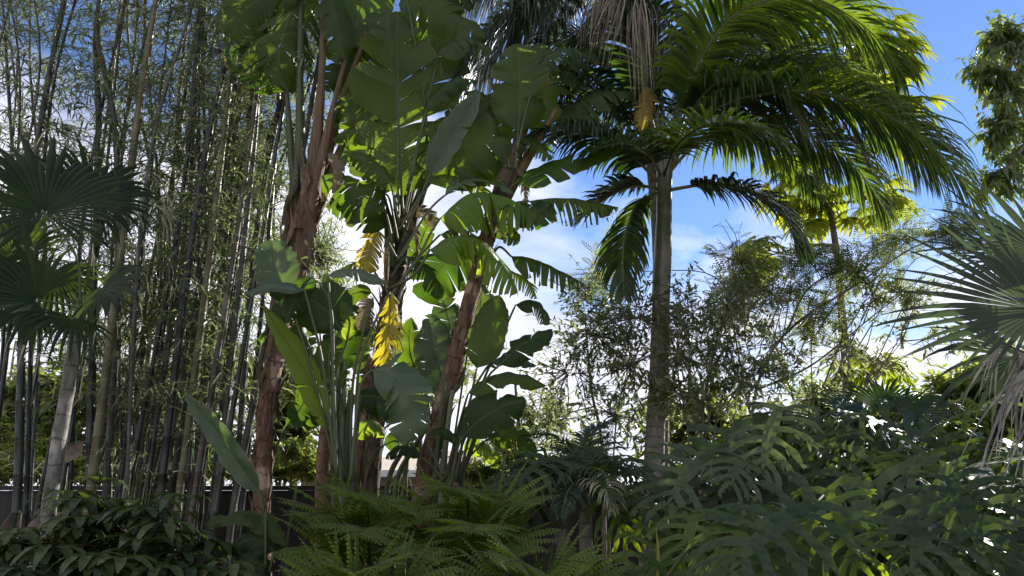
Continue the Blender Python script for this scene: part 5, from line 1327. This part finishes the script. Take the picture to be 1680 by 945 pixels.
backtree(430, 10.5, 330, [cl(400, 420, 10.5, 128, 113, 158, .8), cl(330, 360, 10.8, 128, 113, 129, .8), cl(520, 420, 10.5, 86, 101, 129, .8), cl(540, 500, 10.5, 86, 75, 115, .7), cl(380, 280, 10.8, 114, 101, 115, .8)], 'tall thin-leaved tree behind the bamboo and the left red trunk', r, simple(.06, .13, .17, 4), name='narrow_leaf_tree', mat='bush')
backtree(240, 10.8, 400, [cl(220, 480, 10.8, 90, 90, 110, .8), cl(310, 520, 10.6, 80, 80, 100, .8), cl(150, 560, 10.8, 80, 70, 90, .8)], 'thin-leaved tree behind the left half of the bamboo clump', r, simple(.06, .13, .2, 4), name='narrow_leaf_tree', mat='bush')
backtree(700, 12.5, 560, [cl(680, 660, 12.5, 100, 88, 86, .8), cl(740, 600, 12.5, 86, 75, 72, .8), cl(640, 560, 12.6, 86, 75, 86, .8)], 'loose light green tree beyond the fence behind the leaning trunk', r, simple(.07, .13, .22, 5))
backtree(860, 11.5, 620, [cl(850, 730, 11.4, 100, 62, 86, .7), cl(900, 680, 11.5, 86, 75, 72, .7), cl(960, 740, 11.3, 86, 50, 72, .7)], 'pale thin-crowned tree beyond the fence just left of the palm trunk', r, simple(.06, .12, .3, 4))
backtree(1130, 12, 560, [cl(1100, 700, 12, 100, 75, 86, .8), cl(1180, 690, 11.8, 100, 75, 86, .8), cl(1220, 740, 11.4, 114, 50, 86, .8)], 'low pale tree beyond the fence right behind the palm trunk', r)
backtree(1620, 11.5, 560, [cl(1580, 640, 11.5, 114, 75, 144, .8), cl(1650, 680, 11.3, 114, 88, 172, .8), cl(1550, 700, 11.2, 100, 62, 115, .8), cl(1720, 620, 11.6, 128, 101, 144, .8), cl(1600, 780, 11, 143, 75, 129, .8)], 'green tree beyond the fence behind the right fan palm', r)
backtree(1380, 12, 620, [cl(1360, 660, 12, 86, 62, 86, .8), cl(1440, 690, 11.8, 100, 75, 115, .8), cl(1310, 720, 11.6, 100, 75, 86, .8)], 'green tree beyond the fence above the large philodendron', r)

for k, (x, n_, lab) in enumerate(((40, 90, 'low sunlit shrub just beyond the fence at the far left'), (190, 90, 'low sunlit shrub just beyond the fence behind the stout bamboo culms'), (330, 90, 'low sunlit shrub just beyond the fence behind the right half of the bamboo'), (480, 80, 'low sunlit shrub just beyond the fence between the two red trunks'), (830, 70, 'low pale shrub just beyond the fence above the right fern'), (1150, 70, 'low pale shrub just beyond the fence at right of the palm trunk'))):
    backtree(x, 10.2, 740, [cl(x - 55, 775, 10.2, 75, 32, n_, .5), cl(x + 45, 768, 10.3, 75, 34, n_, .5), cl(x, 740, 10.4, 60, 30, n_ // 2, .5)], lab, r, simple(.05, .11, .42, 4), group='shrubs beyond the fence', name='hedge_shrub', tr=.03, cat='shrub')
# dark umbrella-leaved shrubs at lower left
def umbrella(label, x, Y, clouds, rng):
    def lf(ml, tp, rng2):
        h = tp[-1]; d = (tp[-1] - tp[-2]).normalized(); n = 8; v = min(1, max(0, rng2.gauss(.5, .25)))
        a0 = rng2.random() * 6
        s = perp(UP); 
        for k in range(n):
            a = a0 + 6.283 * k / n
            e = (V3((math.cos(a), math.sin(a), .12)) + d * .25).normalized(); L = rng2.uniform(.10, .24); q = [h.copy()]
            st = h + e * .045; st.z += .005
            tube(ml, [h, st], .0025, 3, cap=False); q = [st]
            for j in range(6):
                q.append(q[-1] + e * (L / 6)); e = (e - UP * rng2.uniform(.06, .42) + V3((rng2.gauss(0, .08), rng2.gauss(0, .08), 0))).normalized()
            blade(ml, q, lambda t: .026 * (math.sin(math.pi * min(1, t * .93 + .05)) ** .7 + .02), UP + e * .01, .25, min(1, max(0, v + rng2.gauss(0, .1))), wave=.08, rng=rng2)
    return grow([[grd(x, Y), P(x + 5, 940, Y), P(x + 10, 890, Y)]], clouds, lf, rng, .03, M['petiole_brown'], M['sheff'], 'umbrella_shrub', label, 'shrub', 'dark shrubs at the lower left', tw=.007)
r = random.Random(141)
umbrella('dark umbrella-leaved shrub with drooping leaflets in the bottom left corner', 60, 4.6, [cl(30, 912, 4.6, 87, 55, 14, .4), cl(100, 892, 4.6, 75, 55, 14, .4), cl(80, 952, 4.3, 112, 33, 14, .3)], r)
umbrella('dark umbrella-leaved shrub at the foot of the bamboo clump', 215, 4.8, [cl(170, 862, 4.9, 75, 66, 17, .4), cl(240, 862, 4.7, 75, 66, 16, .4), cl(210, 932, 4.4, 112, 44, 17, .3), cl(150, 812, 5.0, 50, 44, 6, .3)], r)
umbrella('dark umbrella-leaved shrub between the bamboo foot and the paddle-leaf seedling', 330, 4.9, [cl(300, 902, 4.8, 62, 55, 12, .4), cl(330, 942, 4.5, 87, 33, 12, .3)], r)
umbrella('dark undergrowth shrub below the fence behind the left tree fern', 560, 6.9, [cl(520, 942, 7, 75, 44, 8, .3)], r)

# terracotta jars half hidden in the leaves at lower left
def jar(x, y, Y, hpx, wpx, label, cone=False):
    c = P(x, y, Y); s = mpp(c); R0 = wpx * .5 * s; H = hpx * s
    t = thing('terracotta_jar', label, 'jar', c.xy.to_3d())
    prof = [(.0, 0), (.62, 0), (.78, .15), (.98, .42), (1, .6), (.88, .78), (.6, .9), (.5, .94), (.58, 1.0), (.50, 1.0), (.42, .93)] if not cone else [(0, 0), (.85, 0), (1, .2), (.9, .45), (.6, .72), (.3, .9), (.16, .96), (.2, 1.0), (.0, 1.03)]
    zb = c.z - H * .5
    # the jar stands on a plinth that reaches the ground
    mb = MB(); n = 28; rows = []
    for (q, h) in prof: rows.append([mb.vert((c.x + R0 * q * math.cos(6.2832 * k / n), c.y + R0 * q * math.sin(6.2832 * k / n), zb + H * h)) for k in range(n)])
    for a, b in zip(rows, rows[1:]):
        for k in range(n): mb.face((a[k], a[(k + 1) % n], b[(k + 1) % n], b[k]))
    mb.build('vessel', M['clay'], t, origin=c)
    mb = MB(); tube(mb, [V3((c.x, c.y, -.02)), V3((c.x, c.y, zb - .003))], R0 * .72, 20); mb.build('pedestal', M['greybark'], t, origin=c.xy.to_3d())
jar(78, 880, 6.2, 75, 66, 'round terracotta jar half hidden by shrubs at lower left')
jar(22, 872, 7.7, 76, 52, 'brown cone-topped terracotta urn at the left edge before the fence', True)
